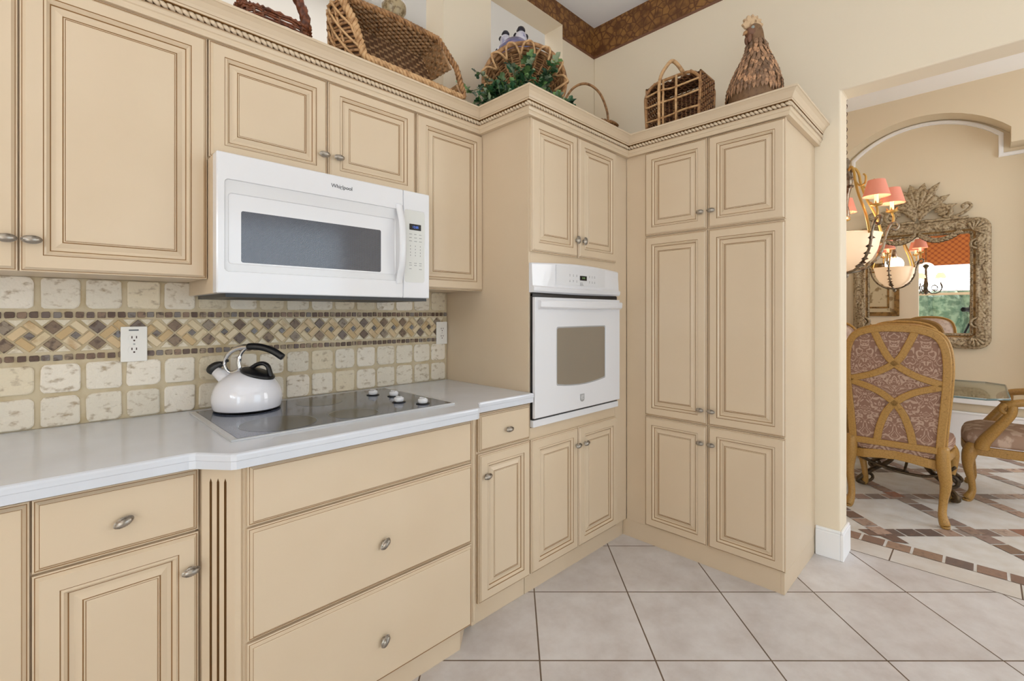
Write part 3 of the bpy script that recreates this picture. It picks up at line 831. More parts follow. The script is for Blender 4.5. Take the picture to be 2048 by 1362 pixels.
loops(b, [(rr(x0, x1, .0, .4315, .004), -.0005), (rr(x0, x1, .0, .4315, .004), -.040), (rr(x0 + .004, x1 - .002, .003, .4285, .004), -.0435),
          (rr(-.366, .2575, .066, .351, .012), -.0435), (rr(-.3645, .2575, .0675, .3495, .012), -.039), (rr(-.355, .228, .090, .310, .01), -.039), (rr(-.353, .226, .092, .308, .01), -.0362),
          (rr(-.318, .166, .097, .2585, .006), -.0362)], [0, 0, 0, 1, 1, 1, 0, 2])
d = b.build('door', ['appliance_white', 'appliance_recess', 'mesh_window'], t)
b = MB(); pts = smooth([(.243, -.0435, .058), (.241, -.048, .075), (.239, -.070, .13), (.237, -.080, .21), (.239, -.070, .29), (.241, -.048, .350), (.243, -.0435, .368)], 5)
b.tube(pts, .0155, 10, flat=.45, up=(1, 0, 0)); b.build('handle', 'appliance_white', d)
text('lettering', 'Whirlpool', .019, 'logo_grey', d, Matrix.Translation((.0065, -.0438, .3925)) @ FACE_S)
b = MB(); b.tube([(.0055 + .0085 * math.cos(a), -.0440, .3915 + .0075 * math.sin(a)) for a in [2.6 + i * .35 for i in range(13)]], .0005, 5); b.build('emblem', 'ink_grey', d)
b = MB(); x0, x1 = .2620, .3865
loops(b, [(rr(x0, x1, .0, .4315, .004), -.0005), (rr(x0, x1, .0, .4315, .004), -.040), (rr(x0 + .002, x1 - .004, .003, .4285, .004), -.0435), (rr(.2655, .3645, .062, .357, .01), -.0435), (rr(.267, .363, .0635, .3555, .01), -.0422)], [0, 0, 0, 0, 1])
cpn = b.build('control_panel', ['appliance_white', 'panel_ivory'], t)
b = MB(); loops(b, [(rr(.2895, .3445, .2760, .3005, .002), -.0420), (rr(.2895, .3445, .2760, .3005, .002), -.0432)], [0, 0]); b.build('display', 'black_gloss', cpn)
text('digits', '12:05', .013, 'display_blue', cpn, Matrix.Translation((.318, -.0433, .288)) @ FACE_S, .0002)
b = MB(); rk = random.Random(4)
for r_, z in enumerate((.259, .245, .231, .211, .198, .185, .173, .142, .133, .118)):
    for c_ in range(3):
        if r_ == 9 and c_ == 1: continue
        x = .2945 + c_ * .0235
        if 3 <= r_ <= 6: b.box(x - .0012, x + .0012, -.0426, -.0421, z - .0022, z + .0022)
        else:
            q = 0; 
            while q < .011: w = rk.uniform(.001, .0024); b.box(x - .0055 + q, x - .0055 + q + w, -.0426, -.0421, z - .0011, z + .0011); q += w + .0009
b.build('key_lettering', 'ink_grey', cpn)['kind'] = 'stuff'

# ------------------------------------------------------------------ wall oven
t = thing('wall_oven', 'white built-in wall oven with grey window and bowed control panel', 'oven', (-.294, YOF, .757))
b = MB(); b.box(-.325, .325, .0005, .45, .002, .73); b.box(-.3405, .349, -.0225, -.0008, 0, .031); b.box(-.338, .3465, -.016, -.0008, .031, .60, 1)
b.build('body', ['appliance_white', 'black_plastic'], t, bevel=.002)
b = MB(); n = 16
def bow(f, k): return -.019 - k * math.sin(PI * f)
xs = [-.346 + .699 * i / n for i in range(n + 1)]
prof = [(.6045, .004, 0), (.612, .012, .012), (.628, .014, .018), (.636, .004, .014), (.700, .0, .018), (.730, .0, .020), (.7365, -.004, .018)]
vs = []
for i in range(n + 1):
    f = i / n
    for z, e, kk in prof: vs.append((xs[i], bow(f, kk) - e, z + .012 * math.sin(PI * f) * (1 if z > .65 else -.35)))
    vs.append((xs[i], -.0008, .7365 + .012 * math.sin(PI * f))); vs.append((xs[i], -.0008, .6045))
q = len(prof) + 2; fs = []
for i in range(n):
    for j in range(q): fs.append((i * q + j, (i + 1) * q + j, (i + 1) * q + (j + 1) % q, i * q + (j + 1) % q))
fs += [tuple(range(q)), tuple(n * q + j for j in range(q - 1, -1, -1))]
b.add(vs, fs, 0, False); cp_ = b.build('control_panel', 'appliance_white', t)
def onbow(x): return bow((x + .346) / .699, .0195) - .0006
b = MB()
for i in range(8):
    xa, xb_ = -.195 + .4 * i / 8, -.195 + .4 * (i + 1) / 8
    b.quad((xa, onbow(xa) - .0008, .645), (xb_, onbow(xb_) - .0008, .645), (xb_, onbow(xb_) - .0008, .737), (xa, onbow(xa) - .0008, .737))
b.build('touch_panel', 'appliance_recess', cp_)
b = MB(); y = onbow(0.005); b.box(-.0215, .0315, y - .0035, y, .672, .6945); b.build('display', 'black_gloss', cp_)
text('digits', '8:40', .013, 'display_green', cp_, Matrix.Translation((.005, y - .0038, .6835)) @ FACE_S, .0002)
b = MB(); rk = random.Random(9)
for x in (-.098, -.072, -.046, .058, .083, .105):
    for z in (.696, .690, .669, .663):
        y = onbow(x); w = rk.uniform(.004, .008)
        b.box(x - w / 2, x + w / 2, y - .0014, y, z - .0012, z + .0012)
for z in (.660, .654, .648): y = onbow(0); b.box(-.02, rk.uniform(.0, .012), y - .0014, y + .001, z - .001, z + .001)
b.build('key_lettering', 'ink_grey', cp_)['kind'] = 'stuff'
b = MB(); b.box(-.338, .346, -.012, -.0008, .588, .6035); b.build('vent_slot', 'black_gloss', t)
b = MB(); x0, x1, z0, z1 = -.3395, .349, .0405, .583
def win(d, n=7):
    xa, xb_, zb, zt = -.1935 + d, .209 - d, .172 + d, .4475 - d
    out = [(xb_, zt - .008), (xb_ - .004, zt - .002), (xb_ - .010, zt)] + [(xa + .010, zt), (xa + .004, zt - .002), (xa, zt - .008)]
    out += [(xa, zb + .008), (xa + .004, zb + .0015)]
    for i in range(1, 7): f = i / 7; out.append((xa + .004 + (xb_ - xa - .008) * f, zb - .014 * math.sin(PI * f)))
    out += [(xb_ - .004, zb + .0015), (xb_, zb + .008)]
    return out
W0 = win(0); m_ = len(W0)
def outer(d):
    xa, xb_, za, zb = x0 + d, x1 - d, z0 + d, z1 - d; cx, cz = (xa + xb_) / 2, (za + zb) / 2
    o_ = []
    for i, (x, z) in enumerate(W0):
        dx, dz = x - .008, z - .31; s_ = min(abs(((xb_ if dx > 0 else xa) - .008) / dx) if abs(dx) > 1e-6 else 1e9, abs(((zb if dz > 0 else za) - .31) / dz) if abs(dz) > 1e-6 else 1e9)
        o_.append([.008 + dx * s_, .31 + dz * s_])
    for cx_, cz_ in ((xa, za), (xb_, za), (xa, zb), (xb_, zb)):
        i = min(range(m_), key=lambda i: (o_[i][0] - cx_) ** 2 + (o_[i][1] - cz_) ** 2); o_[i] = [cx_, cz_]
    return [tuple(p) for p in o_]
loops(b, [(outer(0), -.0165), (outer(0), -.030), (outer(.004), -.0335), (win(-.0), -.0335), (win(.002), -.0325), (win(.006), -.0325)], [0, 0, 0, 2, 2, 1])
d = b.build('door', ['appliance_white', 'oven_window', 'badge_grey'], t)
b = MB()
vs = []
for i in range(13):
    f = i / 12; x = -.323 + .664 * f; k_ = .012 * math.sin(PI * f)
    vs += [(x, -.0335, .569), (x, -.050 - k_, .5685), (x, -.054 - k_, .562), (x, -.052 - k_, .540 - k_ * .3), (x, -.046 - k_, .535 - k_ * .3), (x, -.0335, .528)]
fs = []
for i in range(12):
    for j in range(6): fs.append((i * 6 + j, (i + 1) * 6 + j, (i + 1) * 6 + (j + 1) % 6, i * 6 + (j + 1) % 6))
fs += [tuple(range(6)), tuple(72 + j for j in range(5, -1, -1))]
b.add(vs, fs); b.build('handle', 'appliance_white', d)
b = MB(); sh = [(-.017, .018), (.017, .018), (.017, -.010), (.012, -.017), (0, -.021), (-.012, -.017), (-.017, -.010)]
b.prism([(x + .005, z + .094) for x, z in sh], lambda x, z, y: (x, y, z), -.0335, -.0352)
for zz, w in ((.010, .018), (.002, .014), (-.007, .018)): b.box(.005 - w / 2, .005 + w / 2, -.0361, -.0352, .094 + zz - .0016, .094 + zz + .0016, 1)
b.box(.005 - w / 2, .005 - w / 2 + .003, -.0361, -.0352, .094 - .007, .094 + .011, 1)
b.build('badge', ['badge_grey', 'appliance_white'], d)

# ------------------------------------------------------------------ cooktop
t = thing('cooktop', 'black ceramic-glass electric cooktop set into the off-white counter', 'cooktop', (-1.432, -.333, .9152))
b = MB(); b.box(-.385, .384, -.259, .259, 0, .0045); b.box(-.385, -.368, -.259, .259, .0045, .0062); b.box(.374, .384, -.259, .259, .0045, .0062); b.box(-.385, .384, -.259, -.2525, .0045, .0058); b.box(-.385, .384, .2525, .259, .0045, .0058)
b.build('frame', 'frame_steel', t, bevel=.001)
b = MB(); b.box(-.3675, .3735, -.252, .252, .0045, .0062)
b.build('glass_top', 'ceramic_glass', t)
for cx, cy, r in ((-1.653, -.470, .112), (-1.418, -.500, .083), (-1.418, -.215, .084), (-1.66, -.19, .083)):
    b = MB(); b.lathe([(0, .0065), (r - .002, .0065)], 40, 0, False, (cx + 1.432, cy + .333, 0), capb=False, capt=False); b.lathe([(r - .002, .0065), (r, .0065)], 40, 1, False, (cx + 1.432, cy + .333, 0), capb=False, capt=False)
    b.build('burner', ['burner_dark', 'burner_line'], t)
for cx, cy in ((-1.1905, -.215), (-1.142, -.300), (-1.198, -.432), (-1.150, -.524)):
    b = MB(); c = (cx + 1.432, cy + .333, 0)
    b.lathe([(.026, .0063), (.026, .0085), (.020, .0095), (.0, .0095)], 24, 1, True, c)
    b.lathe([(.0165, .0095), (.0185, .012), (.019, .020), (.0175, .0245), (.012, .0262), (0, .0265)], 24, 0, True, c)
    b.box(c[0] - .004, c[0] + .004, c[1] - .017, c[1] + .017, .024, .030)
    b.build('control_knob', ['appliance_white', 'black_plastic'], t)

# ------------------------------------------------------------------ kettle
t = thing('kettle', 'white enamel whistling kettle with black grip on the left burner', 'kettle', (-1.6545, -.1555, .9226), -.7844)
b = MB()
pr_ = [(.0, .0), (.100, .0), (.1065, .004), (.1105, .014), (.1135, .032), (.1125, .052), (.1075, .073), (.0975, .093), (.082, .111), (.062, .125), (.038, .135), (.016, .140), (0, .141)]
b.lathe(smooth([(r, 0, z) for r, z in pr_[1:]], 3) and [(p.x, p.z) for p in smooth([(r, 0, z) for r, z in pr_[1:]], 3)], 48)
b.build('body', 'enamel', t)
b = MB(); b.lathe([(.101, -.0006), (.1075, .0025), (.1085, .006), (.106, .0062)], 40); b.build('base_ring', 'black_plastic', t)
b = MB(); b.tube([(-.062, 0, .092), (-.085, 0, .112), (-.113, 0, .135)], [.027, .0235, .0195], 20); b.build('spout', 'enamel', t)
b = MB(); b.tube(smooth([(-.137, 0, .128), (-.127, 0, .142), (-.112, 0, .154), (-.092, 0, .163)], 4), [.012, .016, .018, .019, .0195, .019, .018, .017, .016, .014, .012, .010, .008], 14, flat=.75)
b.tube([(-.095, 0, .160), (-.084, 0, .170), (-.072, 0, .175)], [.006, .006, .007], 8); b.build('spout_cap', 'black_plastic', t)
b = MB()
hp = smooth([(-.084, 0, .156), (-.080, 0, .178), (-.066, 0, .200), (-.042, 0, .216), (-.016, 0, .2225), (.006, 0, .2235)], 5)
b.tube(hp, [.0065 + .004 * i / (len(hp) - 1) for i in range(len(hp))], 10)
b.tube(smooth([(-.006, 0, .218), (-.020, 0, .204), (-.029, 0, .184), (-.032, 0, .164), (-.028, 0, .143)], 4), [.006] * 8 + [.0085] * 9, 10)
b.tube(smooth([(-.084, 0, .158), (-.078, 0, .143), (-.066, 0, .132), (-.052, 0, .131), (-.038, 0, .137), (-.027, 0, .144)], 4), .0065, 10)
b.build('bracket', 'chrome', t)
b = MB(); gp = smooth([(.000, 0, .2235), (.030, 0, .2245), (.062, 0, .219), (.094, 0, .207), (.128, 0, .185)], 5); b.tube(gp, [.0105] + [.0125] * (len(gp) - 2) + [.0118], 14); b.build('grip', 'black_plastic', t)
b = MB(); R = Matrix.Translation((.037, 0, .1275)) @ Matrix.Rotation(.325, 4, 'Y')
b.T = R; b.lathe([(.058, -.004), (.0585, .002), (.052, .007), (.03, .0125), (0, .0145)], 30)
b.tube(smooth([(-.030, 0, .008), (-.012, 0, .030), (.008, 0, .040), (.026, 0, .036), (.040, 0, .018), (.050, 0, .004)], 4), [.0075] * 21, 8, flat=1.5)
b.build('lid', 'black_plastic', t)

# ------------------------------------------------------------------ outlets
def outlet(x, z, w, label):
    t = thing('wall_outlet', label, 'outlet', (x, -.011, z))
    b = MB(); b.box(-w / 2, w / 2, -.0045, 0, -.059, .059); b.build('cover_plate', 'outlet_white', t, bevel=.002)
    for s_ in (1, -1):
        b = MB(); b.prism([(p[0], p[1] + s_ * .0195) for p in rr(-.0165, .0165, -.0142, .0142, .0125, 6)], lambda a, c, y: (a, y, c), -.0046, -.0062)
        for xx in (-.006, .006): b.box(xx - .0014, xx + .0014, -.0066, -.006, s_ * .0195 - .0005, s_ * .0195 + .0075, 1)
        b.prism([(.0028 * math.cos(a), s_ * .0195 - .0075 + .0028 * math.sin(a)) for a in [i * PI / 5 for i in range(10)]], lambda a, c, y: (a, y, c), -.006, -.0066, 1)
        b.build('receptacle', ['outlet_white', 'outlet_hole'], t)
    b = MB(); b.lathe([(.003, 0), (.003, .001)], 10); o = b.build('screw', 'frame_steel', t); o.rotation_euler = (PI / 2, 0, 0); o.location = (0, -.0046, 0)
    return t
t = outlet(-1.962, 1.1635, .071, 'white duplex outlet on the tile backsplash, left of the kettle')
b = MB(); b.box(-.014, .012, -.0052, -.0045, .0445, .0495); b.build('cover_mark', 'ink_grey', t)
outlet(-.684, 1.164, .070, 'white duplex outlet on the tile backsplash beside the oven cabinet')
# ------------------------------------------------------------------ woven things on the cabinet tops
ZT = 2.2365
def weave(b, P, rows, cols, r=.004, amp=.004, m=0, ms=1, seg=3, stake=True, jit=.0012, backing=None, flip=1, rd=None):
    rd = rd or random.Random(1)
    def N(u, v):
        e = 1e-3; a = V(P(min(1, u + e), v)) - V(P(max(0, u - e), v)); c = V(P(u, min(1, v + e))) - V(P(u, max(0, v - e)))
        n = a.cross(c); return n.normalized() * flip if n.length > 1e-12 else V((0, 0, 1))
    for i in range(rows):
        v = (i + .5) / rows; pts = []
        for k in range(cols * seg + 1):
            u = k / (cols * seg)
            pts.append(V(P(u, v)) + N(u, v) * (amp * math.sin(PI * (u * cols + i)) + rd.uniform(-jit, jit)) + V((0, 0, rd.uniform(-jit, jit))))
        b.tube(pts, r, 5, m, caps=False)
    if stake:
        for j in range(cols + 1):
            u = j / cols
            b.tube([V(P(min(max((u), 0.001), .999), k / 6)) for k in range(7)], r * 1.05, 5, ms, caps=False)
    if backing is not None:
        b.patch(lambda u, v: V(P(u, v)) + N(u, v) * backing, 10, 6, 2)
def bil(a, b_, c, d):            # a(u0v0) b(u1v0) c(u1v1) d(u0v1)
    a, b_, c, d = V(a), V(b_), V(c), V(d)
    return lambda u, v: a * (1 - u) * (1 - v) + b_ * u * (1 - v) + c * u * v + d * (1 - u) * v
def braid(b, pts, r=.008, m=0, turns=None, closed=False, strands=3):
    P = [V(p) for p in pts]; L_ = sum((P[i + 1] - P[i]).length for i in range(len(P) - 1))
    turns = turns or L_ / .055
    for s_ in range(strands):
        out = []
        for i, p in enumerate(P):
            a = P[max(i - 1, 0)]; c = P[min(i + 1, len(P) - 1)]; t_ = (c - a).normalized()
            x = t_.orthogonal().normalized() if abs(t_.z) > .95 else t_.cross(V((0, 0, 1))).normalized(); y = t_.cross(x)
            g = 2 * PI * (turns * i / (len(P) - 1) + s_ / strands); out.append(p + x * r * .75 * math.cos(g) + y * r * .75 * math.sin(g))
        b.tube(out, r * .62, 5, m)
def dense(pts, n=60):
    P = [V(p) for p in pts]; L_ = [0]
    for i in range(len(P) - 1): L_.append(L_[-1] + (P[i + 1] - P[i]).length)
    out = []
    for k in range(n + 1):
        s_ = L_[-1] * k / n; i = 0
        while i < len(P) - 2 and L_[i + 1] < s_: i += 1
        f = (s_ - L_[i]) / max(1e-9, L_[i + 1] - L_[i]); out.append(P[i].lerp(P[i + 1], f))
    return out

# large open basket lying on its side
t = thing('wicker_basket', 'large tan wicker basket lying on its side above the microwave cabinet', 'basket', (-1.1, -.2, ZT))
OR = V((-1.1, -.2, ZT))
def W_(p): return V(p) - OR
BL, BR, TR, TL = W_((-1.285, -.322, 2.276)), W_((-.795, -.318, 2.276)), W_((-.905, -.285, 2.517)), W_((-1.376, -.298, 2.487))
bl, br, tr, tl = W_((-1.235, -.165, 2.268)), W_((-.80, -.165, 2.268)), W_((-.905, -.160, 2.485)), W_((-1.25, -.160, 2.487))
lm = W_((-1.395, -.185, 2.40)); lmb = W_((-1.395, -.185, 2.262))
b = MB(); rd = random.Random(2)
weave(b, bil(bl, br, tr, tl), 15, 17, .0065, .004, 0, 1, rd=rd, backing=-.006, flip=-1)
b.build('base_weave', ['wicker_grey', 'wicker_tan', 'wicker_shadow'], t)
b = MB()
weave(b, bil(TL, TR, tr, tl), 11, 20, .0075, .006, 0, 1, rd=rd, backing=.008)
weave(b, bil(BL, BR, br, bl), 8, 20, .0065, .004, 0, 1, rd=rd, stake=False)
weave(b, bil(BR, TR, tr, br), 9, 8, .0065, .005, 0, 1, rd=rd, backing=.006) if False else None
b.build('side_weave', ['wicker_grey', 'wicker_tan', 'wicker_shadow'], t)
b = MB()
def lw(u, v):
    f = V(BL).lerp(V(TL), v); m_ = V(lmb).lerp(V(lm) + V((.01, .0, .06)), v); k = V(bl).lerp(V(tl), v)
    return f * (1 - u) ** 2 + m_ * 2 * u * (1 - u) * 1.0 + k * u * u + (m_ - (f + k) / 2) * (u * (1 - u) * 1.2)
weave(b, lw, 13, 7, .006, .006, 0, 1, rd=rd, backing=.004)
for k in range(9):
    b.tube([lw(min(1, max(0, k / 8 + (q / 6 - .5) * .35)), q / 6) + V((-.006, -.004, 0)) for q in range(7)], .0055, 5, 1)
b.build('end_weave', ['wicker_tan', 'wicker_light', 'wicker_shadow'], t)
b = MB()
braid(b, dense([TL, TL.lerp(BL, .4) + V((.012, -.01, 0)), BL, BL.lerp(BR, .5) + V((0, -.008, -.004)), BR], 70), .0135, 1)
braid(b, dense([TL, TL.lerp(TR, .5) + V((0, 0, .012)), TR], 60), .0105, 0)
braid(b, dense([tl, tr, br], 60), .0085, 1)
braid(b, dense([BL, W_((-1.26, -.24, 2.270)), bl], 20), .009, 1)
# right end with handle slot
q0 = TR.lerp(BR, .38) + V((.006, 0, 0)); 
braid(b, dense([TR, TR.lerp(BR, .5) + V((.030, -.01, .01)), BR + V((.016, 0, .01)), BR], 40), .0115, 0)
b.build('rim', ['wicker_tan', 'wicker_light'], t)
b = MB()
sp = TR.lerp(BR, .52); s2 = tr.lerp(br, .46)
weave(b, bil(s2, sp, TR, tr), 8, 6, .007, .005, 0, 1, rd=rd, backing=.006)
weave(b, bil(br, BR, BR.lerp(TR, .22), br.lerp(tr, .22)), 5, 6, .007, .005, 0, 1, rd=rd, backing=.006)
b.build('handle_end', ['wicker_tan', 'wicker_grey'], t)

# dark handled tray basket
t = thing('handled_basket', 'dark reddish basket with twisted arched handle, left of the large wicker basket', 'basket', (-1.585, -.19, ZT))
b = MB(); rd = random.Random(8)
rim = [( .125 * (abs(math.cos(a)) ** .6) * (1 if math.cos(a) > 0 else -1), .085 * (abs(math.sin(a)) ** .6) * (1 if math.sin(a) > 0 else -1), .092) for a in [2 * PI * i / 48 for i in range(49)]]
braid(b, [V(p) for p in rim], .008, 0, 22); b.build('rim', 'handle_red', t)
b = MB()
def bw(u, v):
    a = 2 * PI * u; k = .88 + .1 * v; return V((rim[0][0] * k * (abs(math.cos(a)) ** .6) * (1 if math.cos(a) > 0 else -1), .085 * k * (abs(math.sin(a)) ** .6) * (1 if math.sin(a) > 0 else -1), .004 + .084 * v))
weave(b, bw, 9, 24, .0048, .003, 0, 1, rd=rd); b.box(-.10, .10, -.07, .07, 0, .004)
b.build('body_weave', ['handle_red', 'wicker_dark'], t)
b = MB(); hp = smooth([(-.104, -.03, .088), (-.100, -.03, .16), (-.065, -.03, .225), (0, -.03, .25), (.070, -.03, .225), (.108, -.03, .16), (.118, -.03, .085)], 9)
b.tube(hp, .020, 14, 0, twist=.42, lobes=4, lobe=.4); b.build('handle', 'handle_red', t)

# vases behind the large basket
def vase(x, y, z0, s_, label):
    t = thing('urn_vase', label, 'vase', (x, y, z0), 0, 'stone-coloured urns behind the large basket')
    b = MB(); b.lathe([(.045 * s_, 0), (.05 * s_, .006), (.040 * s_, .02), (.062 * s_, .09 * s_), (.075 * s_, .17 * s_), (.078 * s_, .22 * s_), (.066 * s_, .27 * s_), (.040 * s_, .30 * s_), (.027 * s_, .325 * s_), (.025 * s_, .345 * s_)], 28)
    b.build('body', 'vase_crackle', t)
    b = MB(); b.lathe([(.025 * s_, .345 * s_), (.033 * s_, .36 * s_), (.044 * s_, .378 * s_), (.045 * s_, .396 * s_), (.040 * s_, .405 * s_), (.033 * s_, .398 * s_)], 28, capb=False, capt=False); b.build('rim', 'vase_crackle', t)
    return t
vase(-.932, .05, 2.2705, 1.36, 'stone-coloured urn vase behind the right end of the large wicker basket')
vase(-1.160, .05, 2.2705, 1.30, 'stone-coloured urn vase mostly hidden behind the top of the large basket')

# round basket on edge with laced rim
BC = V((-.405, -.352, 2.475)); nrm = V((-.70, -.70, .10)).normalized(); ux = V((.707, -.707, 0)); uz = nrm.cross(ux) * -1
if uz.z < 0: uz = -uz
t = thing('round_basket', 'round wicker basket with laced cane rim standing on edge above the oven', 'basket', BC)
def bowl(r, a, d): return ux * (r * math.cos(a)) + uz * (r * math.sin(a)) - nrm * d
R0 = .213
b = MB(); rd = random.Random(6)
b.tube([bowl(R0, 2 * PI * i / 48, 0) for i in range(48)], .0115, 8, 0, closed=True)
b.tube([bowl(R0 * .955, 2 * PI * i / 48, .03) for i in range(48)], .009, 8, 0, closed=True)
nz = 13
for i in range(nz):
    a0 = 2 * PI * i / nz; a1 = 2 * PI * (i + .5) / nz; a2 = 2 * PI * (i + 1) / nz
    b.tube(smooth([bowl(R0 + .014, a0, -.004), bowl(R0 - .01, (a0 + a1) / 2, -.015), bowl(R0 - .052, a1, .018)], 4), .0062, 6, 1)
    b.tube(smooth([bowl(R0 - .052, a1, .018), bowl(R0 - .01, (a1 + a2) / 2, -.015), bowl(R0 + .014, a2, -.004), bowl(R0 + .012, a2, .014)], 4), .0062, 6, 1)
b.build('laced_rim', ['wicker_tan', 'wicker_light'], t)
b = MB()
def bp(u, v): r = R0 * (.97 - .82 * v ** 1.6); return bowl(r, 2 * PI * u, .02 + .125 * math.sin(v * PI / 2))
weave(b, bp, 19, 26, .0056, .004, 0, 1, rd=rd, seg=3)
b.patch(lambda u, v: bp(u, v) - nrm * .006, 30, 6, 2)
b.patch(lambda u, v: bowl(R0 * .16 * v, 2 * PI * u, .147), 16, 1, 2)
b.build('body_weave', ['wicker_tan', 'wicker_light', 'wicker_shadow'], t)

# ivy trailing out of it
t = thing('ivy_plant', 'green trailing ivy spilling from the round basket over the cabinet corner', 'plant', BC)
leafb = MB(); stemb = MB(); rv = random.Random(21)
def leaf(p, d, up, s_):
    d = d.normalized(); n = up - d * up.dot(d); n = n.normalized() if n.length > 1e-3 else d.orthogonal().normalized(); w = d.cross(n)
    pts = [(0, 0, 0), (.35, -.12, .05), (.55, .25, .12), (.30, .38, .05), (.34, .75, .1), (0, 1.05, -.06), (-.34, .75, .1), (-.30, .38, .05), (-.55, .25, .12), (-.35, -.12, .05)]
    g = rv.uniform(.7, 1.25); q = rv.random()
    leafb.col = srgb(50 * g, 88 * g, 56 * g) if q < .5 else (srgb(92 * g, 124 * g, 70 * g) if q < .82 else srgb(136 * g, 152 * g, 124 * g))
    vs = [p + (w * a + d * c + n * e) * s_ for a, c, e in pts] + [p + d * (.42 * s_) - n * (.03 * s_)]
    leafb.add(vs, [(10, i, (i + 1) % 10) for i in range(10)], 0, False)
def vine(pts, every=.017, s0=.028, s1=.046):
    P = dense(smooth(pts, 6), max(6, int(sum((V(pts[i + 1]) - V(pts[i])).length for i in range(len(pts) - 1)) / every)))
    stemb.tube(P, .0018, 5)
    for i, p in enumerate(P):
        for _ in range(3):
            d = V((rv.uniform(-1, .8), rv.uniform(-1, .6), rv.uniform(-.7, .8)))
            leaf(p + d.normalized() * .008, d, V((-.5, -.6, .55)) + V((rv.uniform(-.5, .5), rv.uniform(-.5, .5), rv.uniform(-.4, .5))), rv.uniform(s0, s1))
fw = -nrm
def I(a, h, f=0.0): return ux * a + V((0, 0, 1)) * h + nrm * (.02 + f)
for k in range(22):
    a = rv.uniform(-.20, .20); vine([I(a * .5, -.12, -.02), I(a * .8, -.10 + rv.uniform(-.02, .06), .03), I(a, -.17 + rv.uniform(-.02, .05), .05), I(a * 1.15, -.205 + rv.uniform(0, .06), .05)])
for a, h in ((-.06, .06), (.02, .10), (-.02, .03), (.09, .0), (.13, .02), (.15, .08), (-.12, -.02)):
    vine([I(a * .4, -.13, -.02), I(a * .7, h - .09, .02), I(a, h, .02)])
vine([I(-.15, -.12, .03), I(-.22, -.08, .05), I(-.27, -.095, .06), I(-.335, -.085, .06), I(-.345, -.06, .06)], .03, .022, .030)
vine([I(-.16, -.09, .03), I(-.22, .0, .05), I(-.245, .005, .05)], .03, .022, .030)
vine([I(-.2, -.14, .03), I(-.25, -.15, .05), I(-.29, -.17, .05)], .02, .022, .032)
for k in range(5): vine([I(.10 + .02 * k, -.16, .03), I(.14 + .02 * k, -.15, .05), I(.17 + .012 * k, -.20, .045)])
leafb.col = (1, 1, 1, 1)
leafb.build('leaves', 'leaf_green', t); stemb.build('stem', 'stem_green', t)

# painted ornament behind the round basket
OC = V((-.245, -.125, ZT))
t = thing('painted_ornament', 'blue and purple painted ornament with dark knobs behind the round basket', 'ornament', OC)
b = MB(); b.lathe([(.05, 0), (.065, .02), (.085, .16), (.105, .36), (.115, .48), (.105, .55), (.06, .60), (0, .615)], 28); b.build('body', 'ornament_blue', t)
for a, h, w, k in ((-.055, .622, .033, 1.0), (.034, .635, .037, 1.15), (.098, .585, .020, .6), (-.10, .55, .020, .6)):
    p = ux * a + V((0, 0, h - .03))
    b = MB(); b.ell(p + V((0, 0, .01)), (w, w, .045 * k)); b.build('neck', 'ornament_white', t)
    b = MB(); b.ell(p + V((0, 0, .052 * k)), (w * .72, w * .72, .024 * k)); b.ell(p + ux * (w * .8) + V((0, 0, .022 * k)), (w * .36, w * .4, .016 * k)); b.ell(p - ux * (w * .85) + V((0, 0, .03 * k)), (w * .3, w * .4, .014 * k)); b.build('knob', 'ornament_black', t)

# small handled basket at the inner corner
t = thing('small_basket', 'small brown basket with tall thin hoop handle in the cabinet corner', 'basket', (.235, -.275, ZT))
b = MB(); rd = random.Random(31)
def sb(u, v): a = 2 * PI * u; k = .085 + .045 * v; return V((ux.x * k * 1.5 * math.cos(a) - ux.y * k * .8 * math.sin(a), ux.y * k * 1.5 * math.cos(a) + ux.x * k * .8 * math.sin(a), .006 + .20 * v))
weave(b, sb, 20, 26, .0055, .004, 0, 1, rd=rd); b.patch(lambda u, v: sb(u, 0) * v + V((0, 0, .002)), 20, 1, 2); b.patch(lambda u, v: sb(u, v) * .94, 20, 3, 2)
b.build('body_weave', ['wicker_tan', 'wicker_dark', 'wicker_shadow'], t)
b = MB(); braid(b, [sb(i / 50, 1) for i in range(51)], .010, 0, 16); b.build('rim', 'wicker_tan', t)
b = MB(); hp = smooth([-ux * .165 + V((0, 0, .19)), -ux * .16 + V((0, 0, .30)), -ux * .09 + V((0, 0, .435)), V((0, 0, .475)), ux * .085 + V((0, 0, .42)), ux * .135 + V((0, 0, .30)), ux * .14 + V((0, 0, .19))], 6)
b.tube(hp, .0085, 8, flat=.7); b.build('handle', 'wicker_tan', t)

# square picnic basket on the pantry
t = thing('picnic_basket', 'square dark willow basket with upright bent handle on the pantry top', 'basket', (.275, -.872, ZT), 0)
b = MB(); rd = random.Random(41)
hx, hy, H = .085, .152, .285                       # half depth (x), half width (y)
def side(a, c): return bil((a[0] * .93, a[1] * .93, .005), (c[0] * .93, c[1] * .93, .005), (c[0], c[1], H - .02), (a[0], a[1], H - .02))
weave(b, side((hx, -hy), (hx, hy)), 19, 12, .0052, .005, 0, 1, rd=rd, backing=.003)
weave(b, side((-hx, -hy), (hx, -hy)), 17, 7, .005, .004, 0, 1, rd=rd); weave(b, side((hx, hy), (-hx, hy)), 17, 7, .005, .004, 0, 1, rd=rd)
b.box(-hx * .9, hx * .9, -hy * .9, hy * .9, 0, .006, 2)
weave(b, bil((-hx, -hy, H - .014), (-hx, hy, H - .014), (hx, hy, H - .014), (hx, -hy, H - .014)), 9, 12, .005, .004, 0, 1, rd=rd, backing=.003)
b.build('body_weave', ['wicker_dark', 'wicker_tan', 'wicker_shadow'], t)
b = MB()
